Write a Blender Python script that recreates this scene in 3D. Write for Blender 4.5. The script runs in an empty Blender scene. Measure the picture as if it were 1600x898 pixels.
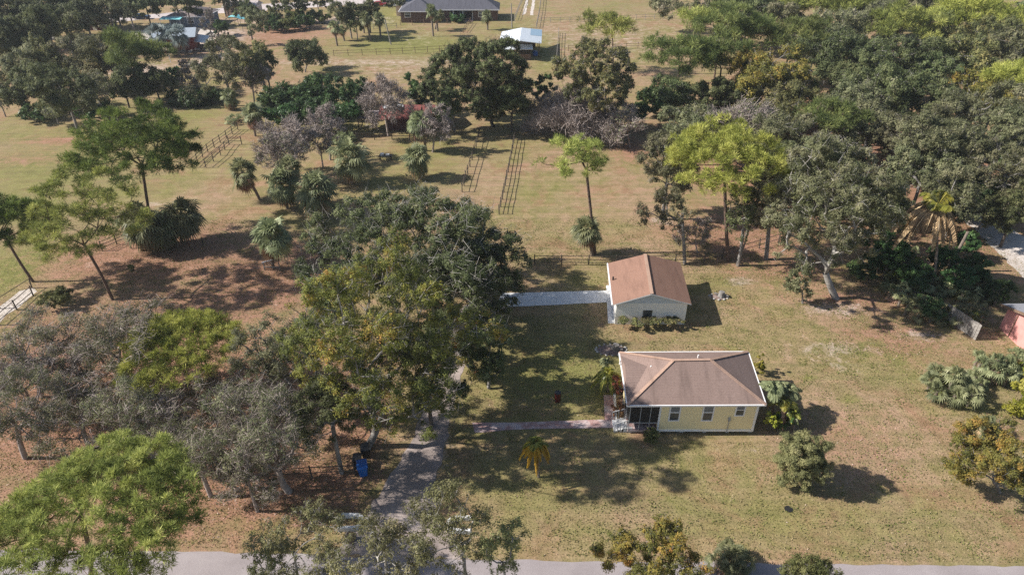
import bpy, math, random
import numpy as np

# ------------------------------------------------------------------ camera, sky, sun, exposure
H_CAM = 41.0
PITCH = math.radians(32.8)
FPX = 1067.0
scene = bpy.context.scene
COL = scene.collection

cam_data = bpy.data.cameras.new('camera')
cam_data.sensor_width = 36.0
cam_data.lens = 36.0 * FPX / 1600.0
cam_data.clip_start = 0.5
cam_data.clip_end = 6000.0
cam = bpy.data.objects.new('camera', cam_data)
COL.objects.link(cam)
cam.location = (0, 0, H_CAM)
cam.rotation_euler = (math.radians(90) - PITCH, 0, 0)
scene.camera = cam

SUN_EL = math.radians(36.5)
SUN_TRAVEL = (1.0, 0.04)            # ground direction in which the light travels
world = bpy.data.worlds.new('World')
scene.world = world
world.use_nodes = True
wn = world.node_tree
wn.nodes.clear()
sky = wn.nodes.new('ShaderNodeTexSky')
sky.sky_type = 'NISHITA'
sky.sun_disc = False
sky.sun_elevation = SUN_EL
sky.sun_rotation = math.atan2(-SUN_TRAVEL[0], -SUN_TRAVEL[1])
sky.air_density = 1.0
sky.dust_density = 1.0
bg = wn.nodes.new('ShaderNodeBackground')
bg.inputs['Strength'].default_value = 0.075
wo = wn.nodes.new('ShaderNodeOutputWorld')
wn.links.new(sky.outputs[0], bg.inputs['Color'])
wn.links.new(bg.outputs[0], wo.inputs['Surface'])

sun_data = bpy.data.lights.new('sun', 'SUN')
sun_data.energy = 4.9
sun_data.angle = math.radians(0.55)
sun_data.color = (1.0, 0.95, 0.88)
sun = bpy.data.objects.new('sun', sun_data)
COL.objects.link(sun)
from mathutils import Vector
_d = Vector((SUN_TRAVEL[0] * math.cos(SUN_EL), SUN_TRAVEL[1] * math.cos(SUN_EL), -math.sin(SUN_EL)))
sun.rotation_euler = _d.to_track_quat('-Z', 'Y').to_euler()
sun.location = (-60, 40, 60)

scene.view_settings.view_transform = 'Standard'
scene.view_settings.look = 'None'
scene.view_settings.exposure = 0.74
scene.view_settings.gamma = 1.0
scene.cycles.max_bounces = 5
scene.cycles.diffuse_bounces = 3
scene.cycles.transmission_bounces = 3
scene.cycles.volume_bounces = 0
scene.cycles.use_denoising = False

# ------------------------------------------------------------------ helpers
def at(px, py, z=0.0):
    """photograph pixel -> (x, y) in metres at height z"""
    a = PITCH + math.atan((py - 449.0) / FPX)
    D = (H_CAM - z) / math.tan(a)
    zz = (H_CAM - z) * math.sin(PITCH) + D * math.cos(PITCH)
    return ((px - 800.0) * zz / FPX, D)

def depth(y, z):
    return (H_CAM - z) * math.sin(PITCH) + y * math.cos(PITCH)

def tag(o, label=None, cat=None, group=None, kind=None):
    if label: o['label'] = label
    if cat: o['category'] = cat
    if group: o['group'] = group
    if kind: o['kind'] = kind
    return o

def empty(name, x, y, z=0.0, rz=0.0):
    o = bpy.data.objects.new(name, None)
    o.empty_display_size = 0.3
    COL.objects.link(o)
    o.location = (x, y, z)
    o.rotation_euler = (0, 0, rz)
    return o

def mesh_obj(name, V, faces, mat, parent=None, smooth=False, tint=None):
    """V (n,3) array, faces (m,k) int array or a list of such arrays"""
    if not isinstance(faces, list): faces = [faces]
    faces = [np.asarray(f, dtype=np.int32) for f in faces if len(f)]
    me = bpy.data.meshes.new(name)
    V = np.asarray(V, dtype=np.float32)
    me.vertices.add(len(V))
    me.vertices.foreach_set('co', V.ravel())
    loops = np.concatenate([f.ravel() for f in faces])
    counts = np.concatenate([np.full(len(f), f.shape[1], dtype=np.int32) for f in faces])
    starts = np.concatenate([[0], np.cumsum(counts)[:-1]]).astype(np.int32)
    me.loops.add(len(loops))
    me.loops.foreach_set('vertex_index', loops)
    me.polygons.add(len(counts))
    me.polygons.foreach_set('loop_start', starts)
    me.polygons.foreach_set('use_smooth', np.full(len(counts), bool(smooth)))
    if tint is not None:
        at_ = me.attributes.new('tint', 'FLOAT', 'POINT')
        at_.data.foreach_set('value', np.asarray(tint, dtype=np.float32))
    me.update(calc_edges=True)
    me.materials.append(mat)
    o = bpy.data.objects.new(name, me)
    COL.objects.link(o)
    if parent is not None: o.parent = parent
    return o

class MB:
    """collects simple solids; build() links them as one mesh object"""
    def __init__(s): s.v = []; s.f = {}; s.n = 0
    def add(s, V, F):
        for f in F: s.f.setdefault(len(f), []).append([i + s.n for i in f])
        s.v.extend([tuple(map(float, p)) for p in V]); s.n += len(V); return s
    def box(s, x0, x1, y0, y1, z0, z1):
        V = [(x, y, z) for z in (z0, z1) for y in (y0, y1) for x in (x0, x1)]
        return s.add(V, [(0, 2, 3, 1), (4, 5, 7, 6), (0, 1, 5, 4), (2, 6, 7, 3), (0, 4, 6, 2), (1, 3, 7, 5)])
    def beam(s, p, q, w, h):
        p = np.array(p, float); q = np.array(q, float); d = q - p; L = np.linalg.norm(d); d = d / max(L, 1e-6)
        up = np.array([0, 0, 1.0]) if abs(d[2]) < .95 else np.array([0, 1.0, 0])
        u = np.cross(d, up); u /= np.linalg.norm(u); v = np.cross(u, d)
        V = [e + a * u * w / 2 + b * v * h / 2 for e in (p, q) for b in (-1, 1) for a in (-1, 1)]
        return s.add(V, [(0, 2, 3, 1), (4, 5, 7, 6), (0, 1, 5, 4), (2, 6, 7, 3), (0, 4, 6, 2), (1, 3, 7, 5)])
    def cyl(s, p, q, r0, r1, n=10, cap=True):
        p = np.array(p, float); q = np.array(q, float); d = q - p; d = d / max(np.linalg.norm(d), 1e-6)
        up = np.array([0, 0, 1.0]) if abs(d[2]) < .95 else np.array([0, 1.0, 0])
        u = np.cross(d, up); u /= np.linalg.norm(u); v = np.cross(d, u)
        V = []
        for e, r in ((p, r0), (q, r1)):
            for k in range(n):
                a = 2 * math.pi * k / n; V.append(e + r * (math.cos(a) * u + math.sin(a) * v))
        F = [(k, (k + 1) % n, n + (k + 1) % n, n + k) for k in range(n)]
        if cap: F += [tuple(range(n - 1, -1, -1)), tuple(range(n, 2 * n))]
        return s.add(V, F)
    def slab(s, pts, t):
        """planar polygon pts (3-D, seen from above counter-clockwise) with thickness t downwards"""
        n = len(pts); V = [tuple(p) for p in pts] + [(p[0], p[1], p[2] - t) for p in pts]
        F = [tuple(range(n)), tuple(range(2 * n - 1, n - 1, -1))] + [(k, n + k, n + (k + 1) % n, (k + 1) % n) for k in range(n)]
        return s.add(V, F)
    def build(s, name, mat, parent=None, smooth=False):
        o = mesh_obj(name, np.array(s.v), [np.array(x) for x in s.f.values()], mat, parent, smooth)
        return o

# ------------------------------------------------------------------ materials
def new_mat(name):
    m = bpy.data.materials.new(name); m.use_nodes = True
    nt = m.node_tree; nt.nodes.clear()
    out = nt.nodes.new('ShaderNodeOutputMaterial')
    return m, nt, out

def N(nt, t, **kw):
    n = nt.nodes.new(t)
    for k, v in kw.items(): setattr(n, k, v)
    return n

def ramp(nt, src, stops):
    r = N(nt, 'ShaderNodeValToRGB')
    e = r.color_ramp.elements
    e[0].position = stops[0][0]; e[0].color = (*stops[0][1], 1)
    e[1].position = stops[-1][0]; e[1].color = (*stops[-1][1], 1)
    for p, c in stops[1:-1]:
        k = e.new(p); k.color = (*c, 1)
    if src is not None: nt.links.new(src, r.inputs[0])
    return r.outputs[0]

def noise(nt, vec, scale, detail=4, rough=.55, dist=0.0):
    n = N(nt, 'ShaderNodeTexNoise'); n.inputs['Scale'].default_value = scale
    n.inputs['Detail'].default_value = detail; n.inputs['Roughness'].default_value = rough
    n.inputs['Distortion'].default_value = dist
    if vec is not None: nt.links.new(vec, n.inputs['Vector'])
    return n.outputs['Fac']

def mixc(nt, fac, a, b, mode='MIX'):
    m = N(nt, 'ShaderNodeMix', data_type='RGBA', blend_type=mode)
    for sock, v in ((m.inputs[0], fac), (m.inputs[6], a), (m.inputs[7], b)):
        if isinstance(v, (int, float)): sock.default_value = v
        elif isinstance(v, tuple): sock.default_value = (*v, 1)
        else: nt.links.new(v, sock)
    return m.outputs[2]

def math_(nt, op, a, b=None):
    m = N(nt, 'ShaderNodeMath', operation=op)
    for sock, v in ((m.inputs[0], a), (m.inputs[1], b)):
        if v is None: continue
        if isinstance(v, (int, float)): sock.default_value = v
        else: nt.links.new(v, sock)
    return m.outputs[0]

def leaf_mat(name, stops, trans=0.36, rough=.6, spec=.2, var=.38, hue=.045):
    """stops: colours along the per-leaf tint"""
    m, nt, out = new_mat(name)
    a = N(nt, 'ShaderNodeAttribute'); a.attribute_name = 'tint'
    c = ramp(nt, a.outputs['Fac'], stops)
    oi = N(nt, 'ShaderNodeObjectInfo')
    hs = N(nt, 'ShaderNodeHueSaturation')
    v = math_(nt, 'MULTIPLY_ADD', oi.outputs['Random'], var); v.node.inputs[2].default_value = 1 - var / 2
    nt.links.new(v, hs.inputs['Value']); nt.links.new(c, hs.inputs['Color'])
    h = math_(nt, 'MULTIPLY_ADD', oi.outputs['Random'], hue); h.node.inputs[2].default_value = .497 - hue / 2
    nt.links.new(h, hs.inputs['Hue'])
    b = N(nt, 'ShaderNodeBsdfPrincipled')
    nt.links.new(hs.outputs[0], b.inputs['Base Color'])
    b.inputs['Roughness'].default_value = rough; b.inputs['Specular IOR Level'].default_value = spec
    t = N(nt, 'ShaderNodeBsdfTranslucent'); nt.links.new(hs.outputs[0], t.inputs['Color'])
    mx = N(nt, 'ShaderNodeMixShader'); mx.inputs[0].default_value = trans
    nt.links.new(b.outputs[0], mx.inputs[1]); nt.links.new(t.outputs[0], mx.inputs[2])
    nt.links.new(mx.outputs[0], out.inputs['Surface'])
    return m

def solid(name, c1, c2=None, scale=3.0, rough=.8, metal=0.0, bump=0.0, spec=.4, stops=None, detail=5):
    m, nt, out = new_mat(name)
    g = N(nt, 'ShaderNodeNewGeometry')
    b = N(nt, 'ShaderNodeBsdfPrincipled')
    b.inputs['Roughness'].default_value = rough; b.inputs['Metallic'].default_value = metal
    b.inputs['Specular IOR Level'].default_value = spec
    n = noise(nt, g.outputs['Position'], scale, detail)
    if c2 is None: c2 = tuple(x * .8 for x in c1)
    c = ramp(nt, n, stops or [(.3, c1), (.7, c2)])
    nt.links.new(c, b.inputs['Base Color'])
    if bump:
        bp = N(nt, 'ShaderNodeBump'); bp.inputs['Strength'].default_value = bump; bp.inputs['Distance'].default_value = .05
        nt.links.new(noise(nt, g.outputs['Position'], scale * 4, 4), bp.inputs['Height'])
        nt.links.new(bp.outputs[0], b.inputs['Normal'])
    nt.links.new(b.outputs[0], out.inputs['Surface'])
    return m

def shingle_mat(name, base, dark, streak=(.05, .05, .05)):
    m, nt, out = new_mat(name)
    g = N(nt, 'ShaderNodeNewGeometry')
    b = N(nt, 'ShaderNodeBsdfPrincipled'); b.inputs['Roughness'].default_value = .92; b.inputs['Specular IOR Level'].default_value = .2
    sep = N(nt, 'ShaderNodeSeparateXYZ'); nt.links.new(g.outputs['Position'], sep.inputs[0])
    n1 = noise(nt, g.outputs['Position'], 9.0, 6, .7)
    n2 = noise(nt, g.outputs['Position'], .7, 4)
    c = ramp(nt, n1, [(.25, dark), (.5, base), (.8, tuple(min(1, x * 1.3) for x in base))])
    mp = N(nt, 'ShaderNodeMapping'); mp.inputs['Scale'].default_value = (1.6, .25, .25)
    nt.links.new(g.outputs['Position'], mp.inputs[0])
    n3 = noise(nt, mp.outputs[0], 1.0, 3)
    st = ramp(nt, n3, [(.5, (0, 0, 0)), (.72, (.5, .5, .5))])
    c = mixc(nt, st, c, tuple(x * .45 for x in base))
    c2 = mixc(nt, ramp(nt, n2, [(.35, (0, 0, 0)), (.75, (.35, .35, .35))]), c, tuple(x * 1.15 for x in dark))
    w = math_(nt, 'FRACT', math_(nt, 'MULTIPLY', sep.outputs[2], 16.0))
    row = ramp(nt, w, [(.0, (.72, .72, .72)), (.22, (1, 1, 1))])
    c3 = mixc(nt, 1.0, c2, row, 'MULTIPLY')
    nt.links.new(c3, b.inputs['Base Color'])
    bp = N(nt, 'ShaderNodeBump'); bp.inputs['Strength'].default_value = .35; bp.inputs['Distance'].default_value = .02
    nt.links.new(n1, bp.inputs['Height']); nt.links.new(bp.outputs[0], b.inputs['Normal'])
    nt.links.new(b.outputs[0], out.inputs['Surface'])
    return m

def lined_mat(name, c1, c2, axis, freq, rough=.6, metal=0.0, line=.12, mottled=None):
    """boards or ribs: thin dark lines across one axis of position"""
    m, nt, out = new_mat(name)
    g = N(nt, 'ShaderNodeNewGeometry')
    sep = N(nt, 'ShaderNodeSeparateXYZ'); nt.links.new(g.outputs['Position'], sep.inputs[0])
    w = math_(nt, 'FRACT', math_(nt, 'MULTIPLY', sep.outputs[axis], freq))
    r = ramp(nt, w, [(0, c2), (line, c1), (1, c1)])
    n = noise(nt, g.outputs['Position'], 1.5, 5)
    c = mixc(nt, ramp(nt, n, [(.4, (0, 0, 0)), (.75, (.6, .6, .6))]), r, mottled or tuple(x * .75 for x in c1))
    b = N(nt, 'ShaderNodeBsdfPrincipled'); b.inputs['Roughness'].default_value = rough; b.inputs['Metallic'].default_value = metal
    nt.links.new(c, b.inputs['Base Color']); nt.links.new(b.outputs[0], out.inputs['Surface'])
    return m

M = {}
M['oak'] = leaf_mat('oak_leaves', [(0, (0.067, 0.085, 0.037)), (.45, (0.128, 0.152, 0.062)), (.8, (0.207, 0.226, 0.099)), (1, (0.329, 0.317, 0.187))])
M['oak_grey'] = leaf_mat('grey_oak_leaves', [(0, (.105, .115, .055)), (.45, (.19, .195, .10)), (.8, (.28, .265, .15)), (1, (.42, .38, .28))], var=.45)
M['oak_autumn'] = leaf_mat('turning_leaves', [(0, (0.094, 0.127, 0.037)), (.35, (0.180, 0.229, 0.057)), (.65, (0.312, 0.338, 0.068)), (.88, (0.484, 0.389, 0.079)), (1, (0.593, 0.338, 0.100))])
M['oak_orange'] = leaf_mat('orange_leaves', [(0, (.10, .11, .035)), (.35, (.21, .20, .05)), (.7, (.34, .26, .06)), (1, (.46, .25, .07))], var=.1, hue=.008)
M['oak_olive'] = leaf_mat('olive_leaves', [(0, (0.101, 0.112, 0.046)), (.45, (0.195, 0.200, 0.079)), (.8, (0.312, 0.266, 0.108)), (1, (0.438, 0.312, 0.144))])
M['oak_light'] = leaf_mat('light_olive_leaves', [(0, (0.135, 0.143, 0.065)), (.45, (0.247, 0.254, 0.111)), (.8, (0.374, 0.359, 0.169)), (1, (0.538, 0.478, 0.260))])
M['pine_mid'] = leaf_mat('mid_green_needles', [(0, (.075, .105, .035)), (.5, (.165, .205, .062)), (1, (.32, .35, .12))], trans=.3, var=.25, hue=.02)
M['pine_dark'] = leaf_mat('dark_needles', [(0, (0.063, 0.094, 0.026)), (.5, (0.138, 0.190, 0.044)), (1, (0.287, 0.345, 0.083))], trans=.3)
M['pine'] = leaf_mat('green_needles', [(0, (.13, .158, .040)), (.5, (.31, .35, .095)), (1, (.56, .56, .18))], trans=.34, var=.2, hue=.015)
M['pine_yellow'] = leaf_mat('yellow_needles', [(0, (.165, .195, .04)), (.5, (.38, .41, .09)), (1, (.60, .59, .18))], trans=.34, var=.1, hue=.01)
M['bush_dark'] = leaf_mat('dark_glossy_leaves', [(0, (0.034, 0.068, 0.025)), (.5, (0.068, 0.124, 0.040)), (1, (0.140, 0.216, 0.068))], rough=.4)
M['bush'] = leaf_mat('shrub_leaves', [(0, (0.103, 0.124, 0.044)), (.5, (0.182, 0.199, 0.071)), (1, (0.310, 0.310, 0.126))])
M['bush_yellow'] = leaf_mat('yellow_shrub_leaves', [(0, (0.143, 0.165, 0.022)), (.5, (0.297, 0.297, 0.039)), (1, (0.550, 0.506, 0.154))], rough=.4)
M['red_leaves'] = leaf_mat('reddish_leaves', [(0, (.10, .06, .03)), (.5, (.24, .09, .05)), (1, (.38, .16, .10))])
M['twig'] = leaf_mat('bare_twigs', [(0, (.11, .095, .085)), (.5, (.19, .165, .155)), (1, (.30, .27, .26))], trans=.0, rough=.9, spec=.1)
M['palm'] = leaf_mat('palm_fronds', [(0, (0.106, 0.125, 0.061)), (.5, (0.231, 0.250, 0.121)), (.85, (0.413, 0.425, 0.231)), (1, (0.525, 0.512, 0.297))], rough=.55, spec=.3)
M['palm_yellow'] = leaf_mat('yellow_green_fronds', [(0, (0.084, 0.108, 0.020)), (.5, (0.204, 0.228, 0.033)), (1, (0.504, 0.456, 0.077))], rough=.4, spec=.5)
M['palm_blue'] = leaf_mat('silver_fronds', [(0, (.13, .16, .15)), (.5, (.22, .27, .26)), (1, (.36, .41, .40))], rough=.5)
M['frond_dead'] = leaf_mat('dead_fronds', [(0, (.17, .105, .065)), (.5, (.34, .21, .13)), (1, (.52, .37, .24))], trans=.1, rough=.8)
M['frond_orange'] = leaf_mat('orange_fronds', [(0, (.25, .13, .02)), (.5, (.45, .25, .03)), (1, (.58, .38, .06))], trans=.2)
def bark(name, a, b, c, s=5.0): return solid(name, a, rough=.9, scale=s, bump=.6, spec=.15, stops=[(.25, a), (.5, b), (.75, c)])
M['bark'] = bark('brown_bark', (.055, .043, .036), (.11, .09, .075), (.20, .175, .155))
M['bark_grey'] = bark('grey_lichen_bark', (.10, .09, .082), (.21, .195, .18), (.37, .35, .34), 3.0)
M['bark_pale'] = bark('pale_bark', (.17, .155, .14), (.31, .29, .265), (.45, .43, .40), 2.5)
M['bark_bare'] = bark('bare_wood', (.19, .155, .135), (.31, .26, .235), (.43, .375, .345), 2.5)
M['bark_pine'] = bark('pine_bark', (.065, .045, .036), (.13, .09, .07), (.21, .155, .125), 5.0)
M['bark_palm'] = bark('palm_trunk', (.10, .08, .06), (.20, .16, .13), (.32, .27, .23), 9.0)

M['shingle'] = shingle_mat('brown_shingles', (.25, .178, .152), (.165, .115, .098))
M['shingle_rust'] = shingle_mat('rust_brown_shingles', (.265, .155, .115), (.175, .100, .075))
M['shingle_tan'] = shingle_mat('tan_ridge_shingles', (.40, .265, .20), (.30, .20, .15))
M['shingle_dark'] = shingle_mat('charcoal_shingles', (.105, .105, .125), (.065, .065, .08))
M['shingle_grey'] = shingle_mat('grey_shingles', (.27, .27, .29), (.18, .18, .20))
M['shingle_greybrown'] = shingle_mat('grey_brown_shingles', (.26, .22, .22), (.18, .15, .15))
M['yellow_wall'] = lined_mat('yellow_siding', (.90, .77, .46), (.80, .67, .39), 2, 5.0, .7, line=.12, mottled=(.87, .74, .44))
M['white'] = solid('white_paint', (.86, .85, .84), (.80, .79, .78), 1.5, .5)
M['stucco'] = solid('cream_stucco', (.91, .90, .84), (.86, .85, .79), 1.2, .85)
M['gable'] = lined_mat('pale_blue_siding', (.62, .70, .76), (.56, .64, .70), 2, 5.0, .7)
M['glass'] = solid('dark_glass', (.035, .045, .055), (.06, .075, .085), 3.0, .12, spec=.7)
M['blind'] = solid('window_blind', (.20, .22, .24), (.14, .155, .17), 8.0, .4)
M['screen'] = solid('porch_screen', (.018, .016, .016), (.030, .027, .025), 6.0, .7)
M['concrete'] = lined_mat('concrete_slabs', (.66, .66, .66), (.34, .34, .33), 0, .42, .9, line=.03, mottled=(.44, .42, .40))  # dark joints; stain mottling also stands in for dappled tree shade on the path
M['pier'] = solid('pier_block', (.42, .42, .42), (.33, .33, .33), 2.0, .9)
M['wood'] = bark('fence_wood', (.045, .038, .032), (.085, .07, .06), (.14, .12, .10), 6.0)
M['wood_brown'] = bark('brown_wood', (.10, .065, .045), (.17, .115, .08), (.25, .18, .13), 5.0)
M['wood_grey'] = bark('weathered_wood', (.16, .145, .13), (.26, .24, .22), (.38, .36, .33), 5.0)
M['post_steel'] = solid('dull_steel', (.20, .20, .20), (.13, .13, .13), 5.0, .5, metal=.6)
M['metal_white'] = lined_mat('white_metal_roofing', (.74, .78, .82), (.50, .54, .58), 0, 2.2, .35, .1)
M['metal_blue'] = lined_mat('pale_blue_metal', (.36, .50, .62), (.26, .38, .50), 0, 2.2, .35, .1)
M['metal_rust'] = lined_mat('rusted_roofing', (.20, .05, .042), (.10, .03, .028), 0, 1.6, .85, .0, mottled=(.13, .075, .065))
M['metal_grey'] = lined_mat('grey_metal_roofing', (.42, .47, .52), (.28, .32, .36), 0, 1.5, .4, .2)
M['red_wall'] = lined_mat('red_boards', (.26, .035, .03), (.12, .02, .02), 0, 3.0, .7)
M['dark_wall'] = lined_mat('dark_red_boards', (.085, .03, .028), (.04, .02, .02), 0, 3.0, .8)
M['brick'] = solid('brown_brick', (.15, .095, .075), (.10, .062, .052), 6.0, .9, bump=.3)
M['pink_wall'] = solid('pink_stucco', (.66, .31, .28), (.56, .25, .225), 1.5, .85)
M['peach_wall'] = solid('peach_stucco', (.72, .58, .50), (.64, .50, .43), 1.0, .85)
M['blue_wall'] = solid('blue_grey_siding', (.16, .20, .26), (.12, .15, .20), 2.0, .7)
M['cyan'] = solid('cyan_sheet', (.25, .66, .70), (.18, .52, .58), 1.0, .5)
M['blue_plastic'] = solid('blue_plastic', (.015, .13, .45), (.012, .10, .36), 2.0, .35)
M['black_plastic'] = solid('black_plastic', (.02, .02, .022), (.03, .03, .03), 2.0, .4)
M['maroon'] = solid('maroon_enamel', (.11, .02, .015), (.07, .012, .01), 3.0, .35)
M['rock'] = solid('pale_rock', (.52, .50, .47), (.30, .28, .26), 4.0, .9, bump=.4)
M['tyre'] = solid('tyre_rubber', (.02, .02, .02), (.03, .03, .03), 4.0, .9)
M['chrome'] = solid('light_lens', (.7, .7, .68), (.6, .6, .6), 4.0, .2)
M['paint_red'] = solid('red_car_paint', (.35, .02, .02), (.30, .018, .018), 1.0, .25)
M['paint_white'] = solid('white_car_paint', (.75, .76, .78), (.7, .71, .73), 1.0, .25)
M['paint_blue'] = solid('dark_blue_car_paint', (.02, .045, .12), (.018, .04, .1), 1.0, .25)
M['paint_black'] = solid('black_car_paint', (.018, .018, .02), (.02, .02, .02), 1.0, .25)
M['litter_pile'] = bark('mulch', (.12, .08, .065), (.22, .16, .14), (.34, .28, .26), 5.0)

def brick_path_mat():
    m, nt, out = new_mat('brick_paving')
    g = N(nt, 'ShaderNodeNewGeometry')
    br = N(nt, 'ShaderNodeTexBrick'); br.inputs['Scale'].default_value = 4.0
    br.inputs['Color1'].default_value = (.30, .13, .115, 1); br.inputs['Color2'].default_value = (.47, .30, .28, 1)
    br.inputs['Mortar'].default_value = (.34, .29, .27, 1); br.inputs['Mortar Size'].default_value = .02
    nt.links.new(g.outputs['Position'], br.inputs['Vector'])
    c = mixc(nt, ramp(nt, noise(nt, g.outputs['Position'], 1.1, 3), [(.42, (0, 0, 0)), (.6, (.75, .75, .75))]), br.outputs[0], (.50, .43, .42))
    b = N(nt, 'ShaderNodeBsdfPrincipled'); b.inputs['Roughness'].default_value = .9
    nt.links.new(c, b.inputs['Base Color']); nt.links.new(b.outputs[0], out.inputs['Surface'])
    return m
M['brick_path'] = brick_path_mat()

def road_mat(name, c1, c2, c3, fine=14.0):
    m, nt, out = new_mat(name)
    g = N(nt, 'ShaderNodeNewGeometry'); P = g.outputs['Position']
    c = ramp(nt, noise(nt, P, .35, 6, .6), [(.3, c1), (.55, c2), (.75, c3)])
    f = ramp(nt, noise(nt, P, fine, 3, .7), [(.3, (.78, .78, .78)), (.7, (1.12, 1.12, 1.12))])
    c = mixc(nt, 1.0, c, f, 'MULTIPLY')
    mp = N(nt, 'ShaderNodeMapping'); mp.inputs['Scale'].default_value = (.05, 1.2, 1)
    nt.links.new(P, mp.inputs[0])
    c = mixc(nt, ramp(nt, noise(nt, mp.outputs[0], 1.0, 3), [(.5, (0, 0, 0)), (.7, (.3, .3, .3))]), c, tuple(x * .72 for x in c2))
    b = N(nt, 'ShaderNodeBsdfPrincipled'); b.inputs['Roughness'].default_value = .9; b.inputs['Specular IOR Level'].default_value = .2
    bp = N(nt, 'ShaderNodeBump'); bp.inputs['Strength'].default_value = .4; bp.inputs['Distance'].default_value = .02
    nt.links.new(noise(nt, P, fine, 4), bp.inputs['Height']); nt.links.new(bp.outputs[0], b.inputs['Normal'])
    nt.links.new(c, b.inputs['Base Color']); nt.links.new(b.outputs[0], out.inputs['Surface'])
    return m
M['road'] = road_mat('worn_asphalt', (.27, .235, .235), (.325, .285, .285), (.37, .33, .325))
M['drive'] = road_mat('driveway_gravel', (.22, .18, .16), (.34, .28, .255), (.48, .41, .375), 6.0)
M['sand'] = road_mat('sandy_lane', (.44, .38, .33), (.56, .50, .45), (.66, .60, .55), 5.0)
M['far_road'] = road_mat('far_road_surface', (.42, .36, .34), (.50, .44, .42), (.58, .52, .50), 3.0)

def ground_mat():
    m, nt, out = new_mat('lawn_and_litter')
    g = N(nt, 'ShaderNodeNewGeometry'); P = g.outputs['Position']
    def attr(nm):
        a = N(nt, 'ShaderNodeAttribute'); a.attribute_name = nm; return a.outputs['Fac']
    big = noise(nt, P, .09, 5, .6, .5); mid = noise(nt, P, .7, 5, .65, .6); fine = noise(nt, P, 4.2, 5, .75); vfine = noise(nt, P, 7.5, 4, .8)
    # dry lawn: tan, olive and pinkish straw
    mixed = math_(nt, 'ADD', math_(nt, 'MULTIPLY', mid, .55), math_(nt, 'MULTIPLY', fine, .45))
    dry = ramp(nt, mixed, [(.30, (.165, .122, .070)), (.44, (.265, .192, .112)), (.55, (.335, .228, .150)), (.68, (.44, .315, .22))])
    grn = ramp(nt, mixed, [(.30, (.105, .110, .036)), (.46, (.175, .172, .054)), (.58, (.235, .215, .080)), (.72, (.31, .26, .125))])
    lit = ramp(nt, mixed, [(.30, (.18, .095, .062)), (.47, (.28, .155, .10)), (.60, (.35, .20, .14)), (.75, (.41, .29, .22))])
    pal = ramp(nt, mixed, [(.30, (.30, .22, .17)), (.50, (.42, .325, .27)), (.70, (.56, .47, .42))])
    def soft(a, lo, hi):
        s = math_(nt, 'ADD', a, math_(nt, 'MULTIPLY', math_(nt, 'SUBTRACT', mid, .5), 1.5))
        s = math_(nt, 'ADD', s, math_(nt, 'MULTIPLY', math_(nt, 'SUBTRACT', fine, .5), .9))
        return ramp(nt, s, [(lo, (0, 0, 0)), (hi, (1, 1, 1))])
    bigm = ramp(nt, math_(nt, 'ADD', math_(nt, 'MULTIPLY', big, .6), math_(nt, 'MULTIPLY', noise(nt, P, .32, 5, .65, .8), .4)), [(.41, (0, 0, 0)), (.62, (.82, .82, .82))])
    bigl = ramp(nt, noise(nt, P, .16, 6, .65, 1.0), [(.50, (0, 0, 0)), (.66, (.65, .65, .65))])
    c = mixc(nt, bigm, dry, grn)
    c = mixc(nt, bigl, c, lit)
    c = mixc(nt, soft(attr('green'), .28, .85), c, grn)
    c = mixc(nt, soft(attr('litter'), .28, .75), c, lit)
    c = mixc(nt, soft(attr('pale'), .30, .80), c, pal)
    # mown stripes, very faint, along x
    mp = N(nt, 'ShaderNodeMapping'); mp.inputs['Scale'].default_value = (.05, 1.5, 1); nt.links.new(P, mp.inputs[0])
    st = ramp(nt, noise(nt, mp.outputs[0], 1.0, 3), [(.36, (.87, .91, .85)), (.64, (1.08, 1.05, 1.06))])
    c = mixc(nt, 1.0, c, st, 'MULTIPLY')
    vf = ramp(nt, vfine, [(.30, (.58, .58, .58)), (.5, (1, 1, 1)), (.70, (1.35, 1.35, 1.35))])
    c = mixc(nt, 1.0, c, vf, 'MULTIPLY')
    b = N(nt, 'ShaderNodeBsdfPrincipled'); b.inputs['Roughness'].default_value = .95; b.inputs['Specular IOR Level'].default_value = .1
    bp = N(nt, 'ShaderNodeBump'); bp.inputs['Strength'].default_value = .7; bp.inputs['Distance'].default_value = .08
    nt.links.new(math_(nt, 'ADD', fine, math_(nt, 'MULTIPLY', vfine, .5)), bp.inputs['Height']); nt.links.new(bp.outputs[0], b.inputs['Normal'])
    nt.links.new(c, b.inputs['Base Color']); nt.links.new(b.outputs[0], out.inputs['Surface'])
    return m
M['ground'] = ground_mat()

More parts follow.
